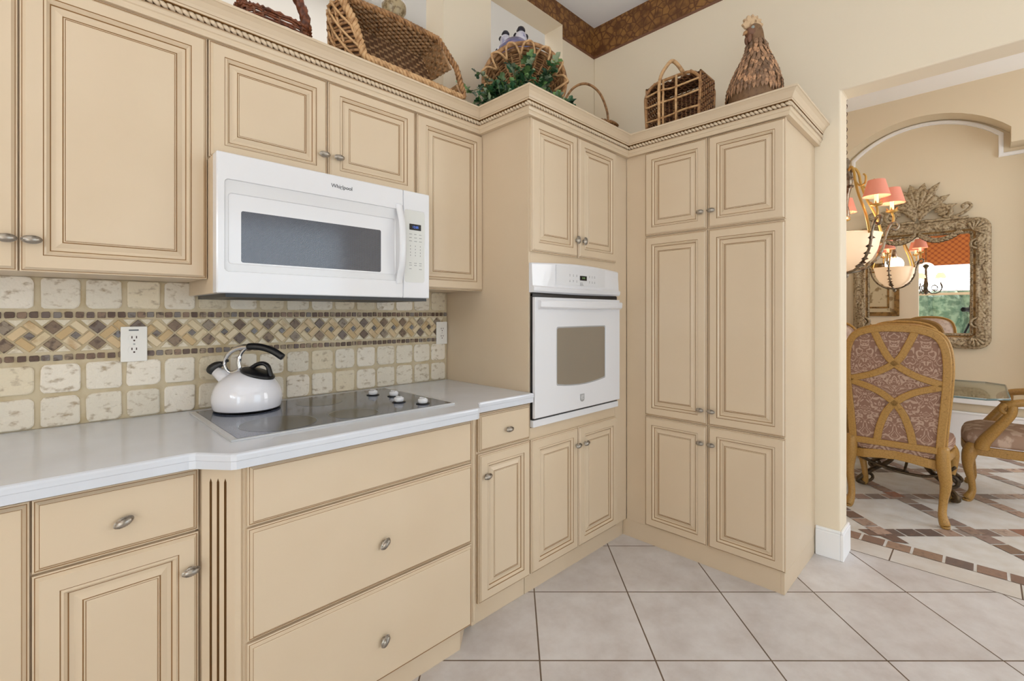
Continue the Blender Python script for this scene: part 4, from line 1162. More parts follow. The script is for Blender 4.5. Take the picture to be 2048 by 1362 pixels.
def rrp(r): return [(sx * (hx - .025) + .025 * math.cos(a), sy * (hy - .025) + .025 * math.sin(a)) for sx, sy, a0 in ((1, 1, 0), (-1, 1, PI / 2), (-1, -1, PI), (1, -1, 1.5 * PI)) for a in [a0 + PI / 2 * i / 4 for i in range(5)]]
fx = -hx - .006
fr = smooth([(fx, hy * .94, .01), (fx, hy, H * .6), (fx, hy - .004, H - .055), (fx + .004, hy - .05, H - .006), (fx + .004, 0, H), (fx + .004, -hy + .05, H - .006), (fx, -hy + .004, H - .055), (fx, -hy, H * .6), (fx, -hy * .94, .01)], 4)
b.tube(fr, .0085, 8); b.tube([(fx, hy * .94, .012), (fx, -hy * .94, .012)], .008, 8)
fr2 = [(p.x + 2 * hx + .006, p.y, p.z) for p in fr]; b.tube(fr2, .0085, 8)
for y in (hy - .05, 0, -hy + .05): b.tube([(fx + .004, y, H), (hx, y, H)], .007, 6)
b.build('frame', 'wicker_tan', t)
b = MB()
for z in (.085, .165, .225): b.tube(smooth([(fx - .006, hy * .98, z - .004), (fx - .012, .06, z + rd.uniform(-.006, .006)), (fx - .006, 0, z), (fx - .012, -.07, z + rd.uniform(-.004, .006)), (fx - .006, -hy * .98, z + .004)], 4), .0055, 6)
for y in (-.028, .045): b.tube([(fx - .008, y, .01), (fx - .010, y, H * .5), (fx - .004, y, H)], .0065, 6)
b.build('cross_strap', 'wicker_light', t)
b = MB(); hp = smooth([(fx - .018, .062, .01), (fx - .02, .062, .15), (fx - .015, .060, H), (-.05, .052, .375), (-.012, .030, .412), (.03, -.002, .36), (hx - .005, -.02, H)], 6)
b.tube(hp, .0105, 8, flat=.75); b.build('handle', 'wicker_light', t)

# rooster
t = thing('rooster_figurine', 'carved brown rooster figurine with pale comb at the pantry end', 'figurine', (.30, -1.25, ZT), 0)
S = V((0, 0, 1)); b = MB(); k = 40
spine = [(0, 0.010, .0, .104), (0, .010, .05, .114), (0, .008, .11, .117), (0, .004, .17, .108), (0, .0, .23, .086), (0, -.004, .285, .058), (0, -.004, .335, .041), (0, -.002, .375, .037), (-.006, .0, .405, .036), (-.008, .002, .435, .028), (-.008, .004, .450, .010)]
sp = smooth([(p[0], p[1], p[2]) for p in spine], 4); rr_ = [q.x for q in smooth([(p[3], 0, 0) for p in spine], 4)]
vs = []
n = 28
for p, r in zip(sp, rr_):
    for j in range(n):
        g = 2 * PI * j / n; vs.append(V((p.x + r * .95 * math.cos(g), p.y + r * math.sin(g), p.z)))
fs = [(i * n + j, i * n + (j + 1) % n, (i + 1) * n + (j + 1) % n, (i + 1) * n + j) for i in range(len(sp) - 1) for j in range(n)] + [tuple(range(n - 1, -1, -1)), tuple((len(sp) - 1) * n + j for j in range(n))]
b.col = srgb(128, 96, 66); b.add(vs, fs, 0, True); b.build('body', 'rooster_brown', t)
b = MB(); rv2 = random.Random(12)
def rad(z):
    for i in range(len(sp) - 1):
        if sp[i].z <= z <= sp[i + 1].z:
            f = (z - sp[i].z) / max(1e-9, sp[i + 1].z - sp[i].z); return sp[i].lerp(sp[i + 1], f), rr_[i] * (1 - f) + rr_[i + 1] * f
    return sp[-1], rr_[-1]
rows = 15
for r_ in range(rows):
    z = .13 + .235 * r_ / (rows - 1); c, R_ = rad(z); m_ = max(9, int(2 * PI * R_ / .017))
    for j in range(m_):
        g = 2 * PI * (j + .5 * (r_ % 2) + rv2.uniform(-.15, .15)) / m_
        zl = z - rv2.uniform(.036, .052); c2, R2 = rad(max(.0, zl)); o_ = V((math.cos(g) * .95, math.sin(g), 0)); sd = V((-math.sin(g), math.cos(g), 0))
        w = .009; q = rv2.uniform(.66, 1.2); b.col = srgb(170 * q, 130 * q, 98 * q)
        p0 = c + o_ * (R_ + .002); p1 = c.lerp(c2, .5) + o_ * ((R_ + R2) / 2 + .008); p2 = c2 + o_ * (R2 + .006)
        b.add([p0 - sd * w * .6, p0 + sd * w * .6, p1 + sd * w, p2, p1 - sd * w, p1 + o_ * .004], [(0, 1, 5), (1, 2, 5), (2, 3, 5), (3, 4, 5), (4, 0, 5)])
for s_ in (1, -1):                                   # wings low on each flank
    for r_ in range(9):
        for j in range(4):
            g = s_ * (PI / 2) + (j - 1.5) * .28 - s_ * .12; z = .17 - .018 * r_; c, R_ = rad(z); zl = z - .05; c2, R2 = rad(max(0, zl))
            o_ = V((math.cos(g) * .95, math.sin(g), 0)); sd = V((-math.sin(g), math.cos(g), 0)); q = rv2.uniform(.75, 1.15); b.col = srgb(140 * q, 98 * q, 62 * q)
            p0 = c + o_ * (R_ + .006); p2 = c2 + o_ * (R2 + .006); p2.z = max(p2.z, .0); p1 = p0.lerp(p2, .5) + o_ * .008
            b.add([p0 - sd * .01, p0 + sd * .01, p1 + sd * .013, p2, p1 - sd * .013], [(0, 1, 2, 3, 4)])
b.col = (1, 1, 1, 1); b.build('feathers', 'rooster_brown', t)
# head turned towards the kitchen and a little left: comb, beak, wattles, eyes
hd_ = V((-.008, .002, .412)); fd = V((-.80, .60, -.05)).normalized(); sd_ = V((-fd.y, fd.x, 0)).normalized()
b = MB(); cp2 = [(-.030, .0)]
for i in range(13):
    a = PI * (1.0 - i / 12) * .92 + .1; r = .058 if i % 2 == 0 else .046
    cp2.append((.012 + r * math.cos(a), .016 + r * math.sin(a)))
cp2 += [(.050, .0)]
b.prism(cp2, lambda a, z, d: hd_ + fd * a + sd_ * d + V((0, 0, z + .012)), -.008, .008); b.build('comb', 'comb_tan', t, bevel=.004)
b = MB(); b.ell(hd_ + fd * .018 + V((0, 0, -.004)), (.030, .030, .028)); b.build('face', 'wattle', t)
b = MB(); b.tube([hd_ + fd * .034 + V((0, 0, -.002)), hd_ + fd * .052 + V((0, 0, -.008)), hd_ + fd * .062 + V((0, 0, -.020))], [.013, .009, .002], 8); b.build('beak', 'wicker_tan', t)
for q in (-1, 1):
    b = MB(); b.ell(hd_ + fd * .034 + sd_ * (.011 * q) + V((0, 0, -.038)), (.011, .011, .022)); b.build('wattle', 'wattle', t)
    b = MB(); b.ell(hd_ + fd * .026 + sd_ * (.024 * q) + V((0, 0, .008)), (.008, .008, .008)); b.build('eye', 'eye_grey', t)
# ------------------------------------------------------------------ dining chairs
def backline(k=1.0, dz=0):
    half = [(.230, .425), (.235, .50), (.244, .62), (.256, .76), (.263, .88), (.264, .97), (.256, 1.05), (.234, 1.115), (.192, 1.157), (.130, 1.181), (.064, 1.191)]
    pts = half + [(0, 1.193)] + [(-x, z) for x, z in half[::-1]]
    c = (0, .83)
    return pts
def inset(pts, d):
    return offset_poly(pts, d)
def backshape(n=3):
    P = smooth([(x, 0, z) for x, z in backline()], n); return [(p.x, p.z) for p in P]
def make_chair(label, group=None, arms=False):
    t = thing('dining_chair', label, 'chair', group=group)
    fn = lambda x, z, y: (x, y - .03 * max(0, (z - .45)) , z)
    out = backshape(); inn = offset_poly(out, .040)
    if abs(inn[len(inn) // 2][1]) > max(p[1] for p in out): inn = offset_poly(out, -.040)
    yb = -.272
    b = MB(); b.ring(out, inn, fn, yb - .012, yb + .018)
    # crossing curved slats
    def band(pts, w=.020):
        P = [(p.x, p.z) for p in smooth([(x, 0, z) for x, z in pts], 6)]
        b.ring(offs(P, w), offs(P, -w), fn, yb - .008, yb + .014, closed=False)
    for sx in (1, -1):
        band([(sx * .105, 1.170), (sx * .062, 1.06), (sx * .01, .965), (-sx * .10, .885), (-sx * .248, .835)])
        band([(sx * .090, .440), (sx * .070, .56), (sx * .02, .68), (-sx * .085, .775), (-sx * .245, .835)])
    b.build('back_frame', 'gold_wood', t, bevel=.005)
    mid = offset_poly(out, .02)
    if max(p[1] for p in mid) > max(p[1] for p in out): mid = offset_poly(out, -.02)
    b = MB(); b.prism(mid, fn, yb + .004, yb + .03); b.build('back_panel', 'damask', t)
    # front cushion and its gilt rim
    b = MB(); n = len(mid); L_ = []
    for d, y in ((.0, yb + .03), (.0, yb + .075), (.02, yb + .085), (.07, yb + .098), (.13, yb + .102)):
        L_.append([(x * (1 - d / .24), .81 + (z - .81) * (1 - d / .37)) for x, z in mid])
    ys = (yb + .03, yb + .075, yb + .085, yb + .098, yb + .102)
    vs = [fn(x, z, y) for q, y in zip(L_, ys) for x, z in q]
    fs = [(i * n + j, i * n + (j + 1) % n, (i + 1) * n + (j + 1) % n, (i + 1) * n + j) for i in range(4) for j in range(n)] + [tuple(4 * n + j for j in range(n))]
    b.add(vs, fs, 0, True); b.build('backrest_cushion', 'fabric_pink', t)
    b = MB(); b.tube([fn(x, z, yb + .078) for x, z in out], .011, 6, closed=True); b.build('gilt_rim', 'gold_wood', t)
    # seat rail, cushion, legs
    def seatline(k): return [(p.x * k, p.y * k) for p in smooth([(-.215, -.25, 0), (-.235, -.05, 0), (-.262, .16, 0), (-.25, .26, 0), (-.13, .30, 0), (0, .305, 0), (.13, .30, 0), (.25, .26, 0), (.262, .16, 0), (.235, -.05, 0), (.215, -.25, 0), (0, -.262, 0)], 3, True)]
    o_ = seatline(1); i_ = seatline(.88)
    b = MB(); b.ring(o_, i_, lambda x, y, z: (x, y, z + .012 * math.cos(x * 13)), .335, .392); b.build('seat_rail', 'gold_wood', t, bevel=.006)
    b = MB(); n = len(o_); lv = [(.97, .388), (1.0, .405), (1.0, .44), (.96, .468), (.82, .488), (.5, .50)]
    vs = [(x, y, z) for k_, z in lv for x, y in seatline(k_)]
    fs = [(i * n + j, i * n + (j + 1) % n, (i + 1) * n + (j + 1) % n, (i + 1) * n + j) for i in range(5) for j in range(n)] + [tuple(5 * n + j for j in range(n)), tuple(range(n - 1, -1, -1))]
    b.add(vs, fs, 0, True); b.build('seat', 'damask' if not arms else 'seat_fabric', t)
    for sx in (1, -1):
        b = MB(); q = smooth([(sx * .222, -.262, .47), (sx * .226, -.266, .36), (sx * .236, -.262, .25), (sx * .226, -.258, .15), (sx * .222, -.272, .07), (sx * .236, -.295, .012)], 4)
        b.tube(q, [.030, .032, .034, .034, .034, .033, .032, .030, .028, .026, .024, .022, .021, .020, .020, .020, .021, .023, .025, .026, .024][:len(q)], 8)
        b.add([], []); b.tube([q[-1], q[-1] + V((0, -.001, -.012))], [.024, .020], 8); b.build('leg', 'gold_wood', t)
        b = MB(); q = smooth([(sx * .225, .235, .39), (sx * .243, .258, .33), (sx * .247, .268, .25), (sx * .232, .252, .15), (sx * .222, .246, .07), (sx * .236, .272, .014)], 4)
        b.tube(q, [.032, .037, .040, .041, .040, .038, .035, .032, .029, .027, .025, .023, .021, .020, .019, .019, .020, .022, .025, .027, .025][:len(q)], 8)
        b.tube([q[-1], q[-1] + V((0, .001, -.014))], [.025, .021], 8); b.build('leg', 'gold_wood', t)
        if arms:
            b = MB(); q = smooth([(sx * .25, -.235, .70), (sx * .285, -.10, .715), (sx * .30, .03, .70), (sx * .298, .085, .675)], 5)
            b.tube(q, .024, 8, flat=.8)
            for i in range(14):
                pass
            sc_ = [(sx * .298, .085 + .026 * math.cos(a) * (1 - .05 * a), .655 + .026 * math.sin(a) * (1 - .05 * a)) for a in [PI / 2 - i * .45 for i in range(20)]]
            b.tube(sc_, [.019 - .0006 * i for i in range(20)], 8)
            q = smooth([(sx * .298, .06, .68), (sx * .296, .07, .62), (sx * .285, .13, .52), (sx * .27, .19, .42), (sx * .262, .20, .372)], 5)
            b.tube(q, [.022 + .018 * i / (len(q) - 1) for i in range(len(q))], 8); b.build('armrest', 'gilt' if False else 'gold_wood', t)
    return t
def dup(root, loc, rotz, label, group=None):
    r = root.copy(); COL.objects.link(r); r.location = loc; r.rotation_euler = (0, 0, rotz); r['label'] = label
    for ch in list(root.children):
        c = ch.copy(); COL.objects.link(c); c.parent = r
    return r
G = 'upholstered chairs around the dining table'
ch = make_chair('gold crackle-painted dining chair with lattice back, its back to the kitchen', G)
ch.location = (1.875, -1.648, 0); ch.rotation_euler = (0, 0, -PI / 2)
dup(ch, (3.17, -.93, 0), PI / 2, 'pink-backed dining chair mostly hidden behind the kitchen wall end')
dup(ch, (3.17, -1.52, 0), PI / 2, 'dining chair across the glass table, its top showing before the mirror')
ac = make_chair('carved dining armchair with scroll arms at the right edge of the photo', G, True)
ac.location = (2.485, -2.235, 0); ac.rotation_euler = (0, 0, 0)

# ------------------------------------------------------------------ glass dining table
t = thing('dining_table', 'square glass-topped dining table on a wrought iron scroll base', 'table', (2.365, -1.655, 0))
hx = .50; c = .10
po = [(-hx, -hx + c), (-hx + c, -hx), (hx - c, -hx), (hx, -hx + c), (hx, hx - c), (hx - c, hx), (-hx + c, hx), (-hx, hx - c)]
b = MB(); b.prism(po, lambda x, y, z: (x, y, z), .738, .751); b.build('glass_top', 'table_glass', t)
b = MB()
for i in range(8):
    p, q = V((*po[i], .7445)), V((*po[(i + 1) % 8], .7445)); b.tube([p, q], .0062, 6)
b.build('edge_bevel', mat('glass_edge', (96, 118, 120), .08, spec=.8).name, t)
for sx, sy in ((1, 1), (1, -1), (-1, 1), (-1, -1)):
    b = MB()
    b.tube(smooth([(sx * .20, sy * .20, .735), (sx * .14, sy * .14, .70), (sx * .10, sy * .10, .58), (sx * .13, sy * .13, .42), (sx * .07, sy * .07, .30), (sx * .10, sy * .10, .18), (sx * .20, sy * .20, .11), (sx * .27, sy * .27, .04), (sx * .24, sy * .24, .016)], 5), .016, 8)
    b.tube([(sx * (.22 + .035 * math.cos(a) * (1 - .06 * a)), sy * (.22 + .035 * math.cos(a) * (1 - .06 * a)), .055 + .035 * math.sin(a) * (1 - .06 * a)) for a in [i * .4 for i in range(18)]], .011, 6)
    b.build('leg', 'iron', t)
b = MB(); b.lathe([(.05, .24), (.075, .29), (.05, .34), (.09, .40), (.05, .46), (.03, .50)], 20); b.build('urn', 'iron_silver', t)
b = MB()
for s_ in (1,):
    b.tube(smooth([(-.30, s_ * .42, .30), (-.30, s_ * .2, .20), (-.29, 0, .165), (-.28, -s_ * .0, .165)], 6), .009, 6)
b.tube(smooth([(-.36, .40, .34), (-.36, .15, .20), (-.355, -.08, .17), (-.34, -.20, .21), (-.36, -.26, .27)], 6), .0095, 6)
b.tube([(-.345, -.235 + .045 * math.cos(a) * (1 - .05 * a), .165 + .045 * math.sin(a) * (1 - .05 * a)) for a in [PI / 2 + i * .4 for i in range(20)]], .012, 6)
b.tube(smooth([(-.33, -.17, .20), (-.33, -.22, .10), (-.33, -.215, .03), (-.33, -.19, .014)], 4), .013, 6)
b.tube([(-.31, 0, .165), (0, 0, .25)], .009, 6); b.build('scroll_stretcher', 'iron', t)

# ------------------------------------------------------------------ carved mirror in the recess
YM, ZM0, ZM1, HWM = -1.577, .935, 2.165, .520
XM = 4.026
t = thing('carved_mirror', 'large carved antique-gold mirror with leafy crest in the arched wall recess', 'mirror', (XM, YM, ZM0))
t.rotation_euler = (0, 0, 0)
H = ZM1 - ZM0
fm = lambda a, z, d: (-d, a, z)       # a along +Y, depth toward the room
def rnd_rect(w, z0, z1, r, n=6): return rr(-w, w, z0, z1, r, n)
b = MB()
steps = [(.0, .0, .0), (.0, .0, .045), (.012, .012, .058), (.05, .05, .062), (.075, .075, .050), (.082, .082, .058), (.105, .105, .056), (.115, .115, .036), (.122, .122, .044), (.135, .135, .040), (.145, .145, .016)]
L_ = []
for d, e, y in steps: L_.append(([(x, z) for x, z in rr(-HWM + d, HWM - d, d, H - d, max(.012, .10 - d * .62), 7)], y))
n = len(L_[0][0]); vs = [fm(x, z, y) for poly, y in L_ for x, z in poly]
fs = [(i * n + j, i * n + (j + 1) % n, (i + 1) * n + (j + 1) % n, (i + 1) * n + j) for i in range(len(L_) - 1) for j in range(n)]
b.add(vs, fs, 0, True)
for i, f in enumerate(fs):
    if i // n in (6, 7): b.m[i] = 1
b.build('frame', ['antique', 'antique_gold'], t)
# glass leans very slightly, square to the photographer
b = MB(); b.prism(rr(-HWM + .14, HWM - .14, .14, H - .14, .012), lambda a, z, d: (-d, a, z), -.004, .004)
g_ = b.build('mirror_glass', 'mirror_glass', t)
g_.location = (-.020, 0, 0); g_.rotation_euler = (0, -.006, .0262)     # hangs a hair out of true
# carved leaves, shells and scrolls
def acanthus(b, p, dirv, L_, W, lift=.016, lobes=5, m=0, d0=.055):
    """leaf lying on the frame plane: p,dirv in (a,z)"""
    p = V((p[0], p[1])); u = V(dirv).normalized(); w = V((-u.y, u.x)); k = 14
    vs = []
    for i in range(k + 1):
        f = i / k; half = W * (math.sin(PI * min(1, f * .92 + .08)) ** .7) * (.72 + .28 * abs(math.cos(PI * lobes * f))) * (1 - .55 * f * f)
        c = p + u * (L_ * f)
        for s_ in (-1, -.5, 0, .5, 1):
            q = c + w * (half * s_) + u * (-abs(s_) * half * .35)
            vs.append(fm(q.x, q.y, d0 + lift * (1.0 - .55 * abs(s_) + (.35 if abs(s_) == .5 else 0)) * math.sin(PI * (.12 + .82 * f)) + .004))
    fs = [(i * 5 + j, (i + 1) * 5 + j, (i + 1) * 5 + j + 1, i * 5 + j + 1) for i in range(k) for j in range(4)]
    b.add(vs, fs, m, False)
def scroll(b, c, r0, turns, a0, sgn=1, th=.011, d0=.06, m=0, grow=1.0, tail=None):
    pts = []; n_ = int(22 * turns)
    for i in range(n_ + 1):
        f = i / n_; a = a0 + sgn * 2 * PI * turns * f; r = r0 * (1 - .88 * f) * grow
        pts.append(fm(c[0] + r * math.cos(a), c[1] + r * math.sin(a), d0 + .006 * f))
    if tail: pts = [fm(q[0], q[1], d0) for q in tail] + pts
    b.tube(pts, [th * (1 - .35 * i / len(pts)) for i in range(len(pts))], 7, m)
def shell(b, p, dirv, R_, n_=7, spread=1.25, d0=.058, m=0):
    u = V(dirv).normalized(); a0 = math.atan2(u.y, u.x)
    for i in range(n_):
        a = a0 + spread * (2 * i / (n_ - 1) - 1); l_ = R_ * (1 - .22 * abs(2 * i / (n_ - 1) - 1) ** 2)
        pts = [fm(p[0] + math.cos(a) * l_ * f, p[1] + math.sin(a) * l_ * f, d0 + .018 * math.sin(PI * (.15 + .7 * f))) for f in (0, .3, .6, .85, 1)]
        b.tube(pts, [R_ * .035, R_ * .085, R_ * .13, R_ * .15, R_ * .09], 7, m)
b = MB(); ra = random.Random(17)
for sx in (1, -1):
    cx = sx * (HWM - .065)
    shell(b, (sx * (HWM - .12), H - .12), (sx, 1), .105, 7, 1.2); shell(b, (sx * (HWM - .12), .12), (sx, -1), .105, 7, 1.2)
    for i in range(5):
        acanthus(b, (cx + sx * .006, H - .16 - i * .055), (-sx * .25, -1), .115 - i * .008, .040 - i * .003)
        acanthus(b, (cx + sx * .006, .16 + i * .058), (-sx * .25, 1), .125 - i * .008, .046 - i * .004)
        acanthus(b, (sx * (HWM - .16 - i * .062), .062), (-sx, .25 if i % 2 else -.2), .115, .040)
        acanthus(b, (sx * (HWM - .16 - i * .062), H - .06), (-sx, .2 if i % 2 else -.25), .105, .034)
    for i in range(7):
        acanthus(b, (sx * (HWM - .03), .30 + i * .10), (sx * ra.uniform(-.4, .1), 1), .09, .02, .008)
    scroll(b, (cx - sx * .03, .24), .05, 1.6, PI / 2, sx); scroll(b, (cx - sx * .03, H - .24), .05, 1.6, -PI / 2, -sx)
    scroll(b, (sx * .20, .06), .045, 1.5, 0, sx); scroll(b, (sx * .30, H - .055), .036, 1.5, PI, sx)
    for i in range(10): scroll(b, (sx * (.03 + i * .034), H - .045 + .006 * (i % 2)), .019, 1.2, ra.uniform(0, 6), sx, .0055, .058)
    # leafy swag hanging over the glass
    sw = smooth([(sx * .01, 0, H - .115), (sx * .07, 0, H - .165), (sx * .15, 0, H - .185), (sx * .24, 0, H - .16), (sx * .31, 0, H - .11)], 6)
    b.tube([fm(q.x, q.z, .052) for q in sw], .010, 7)
    for i, q in enumerate(sw[:-1]):
        d_ = sw[i + 1] - q; acanthus(b, (q.x, q.z), (d_.x, d_.z - .01 * (1 if i % 2 else -1)), .04, .016, .01, 2)
b.build('carving', 'antique', t)
b = MB()      # beaded inner edge
pts = rr(-HWM + .128, HWM - .128, .128, H - .128, .02, 4)
dd = dense([(x, 0, z) for x, z in pts + pts[:1]], 190)
for q in dd: b.ell(fm(q.x, q.z, .046), .0072, 6, 4)
b.build('bead_edge', 'antique', t)
b = MB()      # crest: palmette with leaves and C scrolls
shell(b, (0, H + .10), (0, 1), .235, 9, 1.05, .03); 
for s_ in (1, -1):
    for (x, z, dx, dz, l_, w) in ((.05, H + .22, .75, 1, .20, .05), (.09, H + .15, 1, .65, .18, .05), (.13, H + .10, 1, .32, .17, .042), (.02, H + .27, .3, 1, .13, .05), (.0, H + .05, .8, .9, .16, .05), (.16, H + .06, 1, .35, .10, .03)):
        acanthus(b, (s_ * x, z), (s_ * dx, dz), l_, w, .022, 4, 0, .03)
    pts = smooth([(s_ * .015, 0, H + .02), (s_ * .05, 0, H + .08), (s_ * .12, 0, H + .145), (s_ * .20, 0, H + .14), (s_ * .245, 0, H + .085), (s_ * .225, 0, H + .035), (s_ * .19, 0, H + .045)], 6)
    b.tube([fm(q.x, q.z, .042) for q in pts], [.012 + .012 * math.sin(PI * i / (len(pts) - 1)) for i in range(len(pts))], 8)
    pts = smooth([(s_ * .23, 0, H + .02), (s_ * .29, 0, H + .035), (s_ * .35, 0, H + .07), (s_ * .385, 0, H + .115), (s_ * .36, 0, H + .145), (s_ * .325, 0, H + .125), (s_ * .335, 0, H + .10)], 6)
    b.tube([fm(q.x, q.z, .04) for q in pts], [.016 - .006 * i / len(pts) for i in range(len(pts))], 8)
    b.tube([fm(s_ * (.02 + i * .05), H + .004 + .01 * (i % 2), .05) for i in range(8)], .014, 6)
b.build('crest', 'antique', t)

# ------------------------------------------------------------------ chandelier in the dining room
CX, CY = 2.12, -1.305
t = thing('bowl_chandelier', 'scrolled iron chandelier with glowing alabaster bowl and pink candle shades', 'chandelier', (CX, CY, 1.58))
b = MB(); b.lathe([(0, .0), (.03, .005), (.10, .035), (.16, .09), (.195, .16), (.208, .22), (.218, .262), (.225, .275), (.215, .278), (.20, .22), (.15, .10), (.0, .02)], 36); b.build('bowl', 'lamp_bowl', t)
b = MB(); b.lathe([(0, -.05), (.012, -.045), (.022, -.025), (.014, -.008), (.03, -.004), (.02, .0)], 14); b.build('finial', 'iron_silver', t)
b = MB(); b.lathe([(.022, .40), (.03, .44), (.018, .50), (.026, .58), (.042, .64), (.050, .70), (.036, .76), (.022, .80), (.032, .83), (.016, .86)], 16)
for i in range(14): b.tube([(.045 * math.cos(a), .045 * math.sin(a), .60 + .012 * i) for a in (i * 1.3, i * 1.3 + .5)], .012, 5)
b.build('column', 'iron_silver', t)
n5 = 5
for k in range(n5):
    a = -1.08 + k * 2 * PI / n5; u = V((math.cos(a), math.sin(a), 0)); w = V((-u.y, u.x, 0))
    F = lambda r, z, s_=0: u * r + w * s_ + V((0, 0, z))
    b = MB()
    b.tube(smooth([F(.02, -.005), F(.10, .012), (F(.18, .07)), F(.235, .16), F(.255, .26), F(.285, .34), F(.32, .36), F(.335, .33), F(.315, .305), F(.295, .315)], 6), .0095, 7, 0)
    b.tube(smooth([F(.235, .26), F(.20, .40), F(.135, .55), F(.10, .66), F(.085, .74), F(.055, .78), F(.02, .74)], 6), .009, 7, 1)
    b.tube(smooth([F(.10, .66), F(.14, .62), F(.19, .62), F(.20, .665), F(.18, .69)], 5), .007, 6, 1)
    for i in range(7):
        f = i / 6; c_ = F(.12 + .12 * f, .02 + .19 * f * f); 
        for s_ in (1, -1): b.add([c_, c_ + w * s_ * .030 + u * .012 + V((0, 0, .010)), c_ + V((0, 0, .030)) + u * .012], [(0, 1, 2)], 0)
    b.tube(smooth([F(.30, .345), F(.305, .40), F(.295, .43)], 4), .008, 6, 1)
    arm = b.build('arm', ['iron_silver', 'gilt'], t)
    b = MB(); b.lathe([(.010, .43), (.034, .437), (.038, .447), (.012, .45)], 12, 0, True, F(.295, 0))
    for q in range(6): g = q * PI / 3; b.tube([F(.295, .44) + V((.02 * math.cos(g), .02 * math.sin(g), 0)), F(.295, .465) + V((.036 * math.cos(g), .036 * math.sin(g), 0))], [.008, .002], 5)
    b.build('bobeche', 'gilt', arm)
    b = MB(); b.lathe([(.0125, .45), (.0125, .535)], 12, 0, True, F(.295, 0)); b.build('candle', 'candle', arm)
    b = MB(); b.lathe([(.079, .500), (.050, .612)], 24, 0, True, F(.295, 0), capb=False, capt=False); b.build('lamp_shade', 'shade_pink', arm)
b = MB()
z = .86; i = 0
while z < 1.78:
    g = (i % 2) * PI / 2
    b.tube([(.011 * math.cos(x) * math.cos(g), .011 * math.cos(x) * math.sin(g), z + .014 + .019 * math.sin(x)) for x in [j * PI / 5 for j in range(10)]], .0032, 5, closed=True); z += .029; i += 1
b.build('chain', 'iron_silver', t)
b = MB(); b.lathe([(.06, 1.775), (.055, 1.79), (.02, 1.7995)], 20); b.build('ceiling_canopy', 'iron_silver', t)

# framed picture on the dining side of the partition wall (seen in the mirror)
t = thing('framed_picture', 'framed beige botanical print on the partition wall, reflected in the mirror', 'picture', (XD, -.99, 1.60))
b = MB(); fp = lambda a, z, d: (d, a, z)
b.ring(rr(-.31, .31, -.41, .41, .004, 2), rr(-.25, .25, -.35, .35, .004, 2), fp, 0.001, .03); b.ring(rr(-.19, .19, -.29, .29, .003, 2), rr(-.165, .165, -.265, .265, .003, 2), fp, .001, .018); b.build('frame', 'antique_gold', t)
b = MB(); b.prism(rr(-.25, .25, -.35, .35, .004, 2), fp, .001, .012); b.build('print', 'art_paper', t)

# ------------------------------------------------------------------ kitchen side seen in the mirror
t = thing('breakfast_chandelier', 'five-light iron scroll chandelier with cream shades in the breakfast nook', 'chandelier', (-3.9, -1.55, 1.62))
b = MB(); b.lathe([(0, -.03), (.03, 0), (.05, .05), (.03, .12), (.045, .2), (.03, .3), (.02, .55), (.06, .62), (.02, .66)], 16); b.build('column', 'iron', t)
for k in range(5):
    a = k * 2 * PI / 5 + .3; u = V((math.cos(a), math.sin(a), 0)); F = lambda r, z: u * r + V((0, 0, z))
    b = MB(); b.tube(smooth([F(.03, .08), F(.12, .0), F(.26, .02), F(.33, .12), F(.31, .2), F(.30, .24)], 6), .010, 7)
    b.tube([F(.17 + .07 * math.cos(x) * (1 - .06 * x), .12 + .07 * math.sin(x) * (1 - .06 * x)) for x in [-PI / 2 + i * .4 for i in range(20)]], .008, 6)
    arm = b.build('arm', 'iron', t)
    b = MB(); b.lathe([(.095, .34), (.08, .40), (.045, .45)], 20, 0, True, F(.30, 0), capb=False, capt=False); b.build('lamp_shade', 'shade_cream', arm)
    b = MB(); b.ell(F(.30, .31), (.02, .02, .03)); b.build('bulb', 'bulb', arm)
b = MB(); b.tube([(0, 0, .62), (0, 0, 1.745)], .006, 6); b.lathe([(.06, 1.74), (.02, 1.759)], 16); b.build('chain', 'iron', t)

t = thing('window_valance', 'orange patterned box valance over the nook window, seen in the mirror', 'valance', (-4.86, (W1[0] + W1[1]) / 2, 2.30))
hw = (W1[1] - W1[0]) / 2 + .06
b = MB(); b.box(-.02, .0, -hw, hw, 0, .70); b.build('front_panel', 'valance', t, bevel=.004)
for s_ in (-1, 1):
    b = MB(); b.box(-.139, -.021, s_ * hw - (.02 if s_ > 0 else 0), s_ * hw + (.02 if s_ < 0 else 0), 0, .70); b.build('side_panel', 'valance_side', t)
def blinds(name, label, fn, a0, a1, z0, z1, loc):
    t = thing(name, label, 'blind', loc)
    b = MB(); z = z1 - .05
    while z > z0 + .03:
        b.add([fn(a0, z - .012, -.018), fn(a1, z - .012, -.018), fn(a1, z + .010, .018), fn(a0, z + .010, .018)], [(0, 1, 2, 3)]); z -= .042
    o = b.build('slats', 'blind', t)
    b = MB(); b.prism([(a0, z1 - .04), (a1, z1 - .04), (a1, z1), (a0, z1)], fn, -.022, .022); b.build('head_rail', 'blind', t)
    b = MB(); b.prism([(a0, z0), (a1, z0), (a1, z0 + .022), (a0, z0 + .022)], fn, -.02, .02); b.build('bottom_rail', 'blind', t)
    b = MB()
    for f in (.12, .5, .88): a = a0 + (a1 - a0) * f; b.tube([fn(a, z0, .02), fn(a, z1, .02)], .0015, 4)
    b.build('cord', 'blind', t)
wy = (W1[0] + W1[1]) / 2
blinds('window_blind', 'white slatted blind half lowered in the nook window, seen in the mirror', lambda a, z, d: (d, a, z), W1[0] - wy + .01, W1[1] - wy - .01, 0, 1.27, (-4.96, wy, 1.69))
wx = (W2[0] + W2[1]) / 2
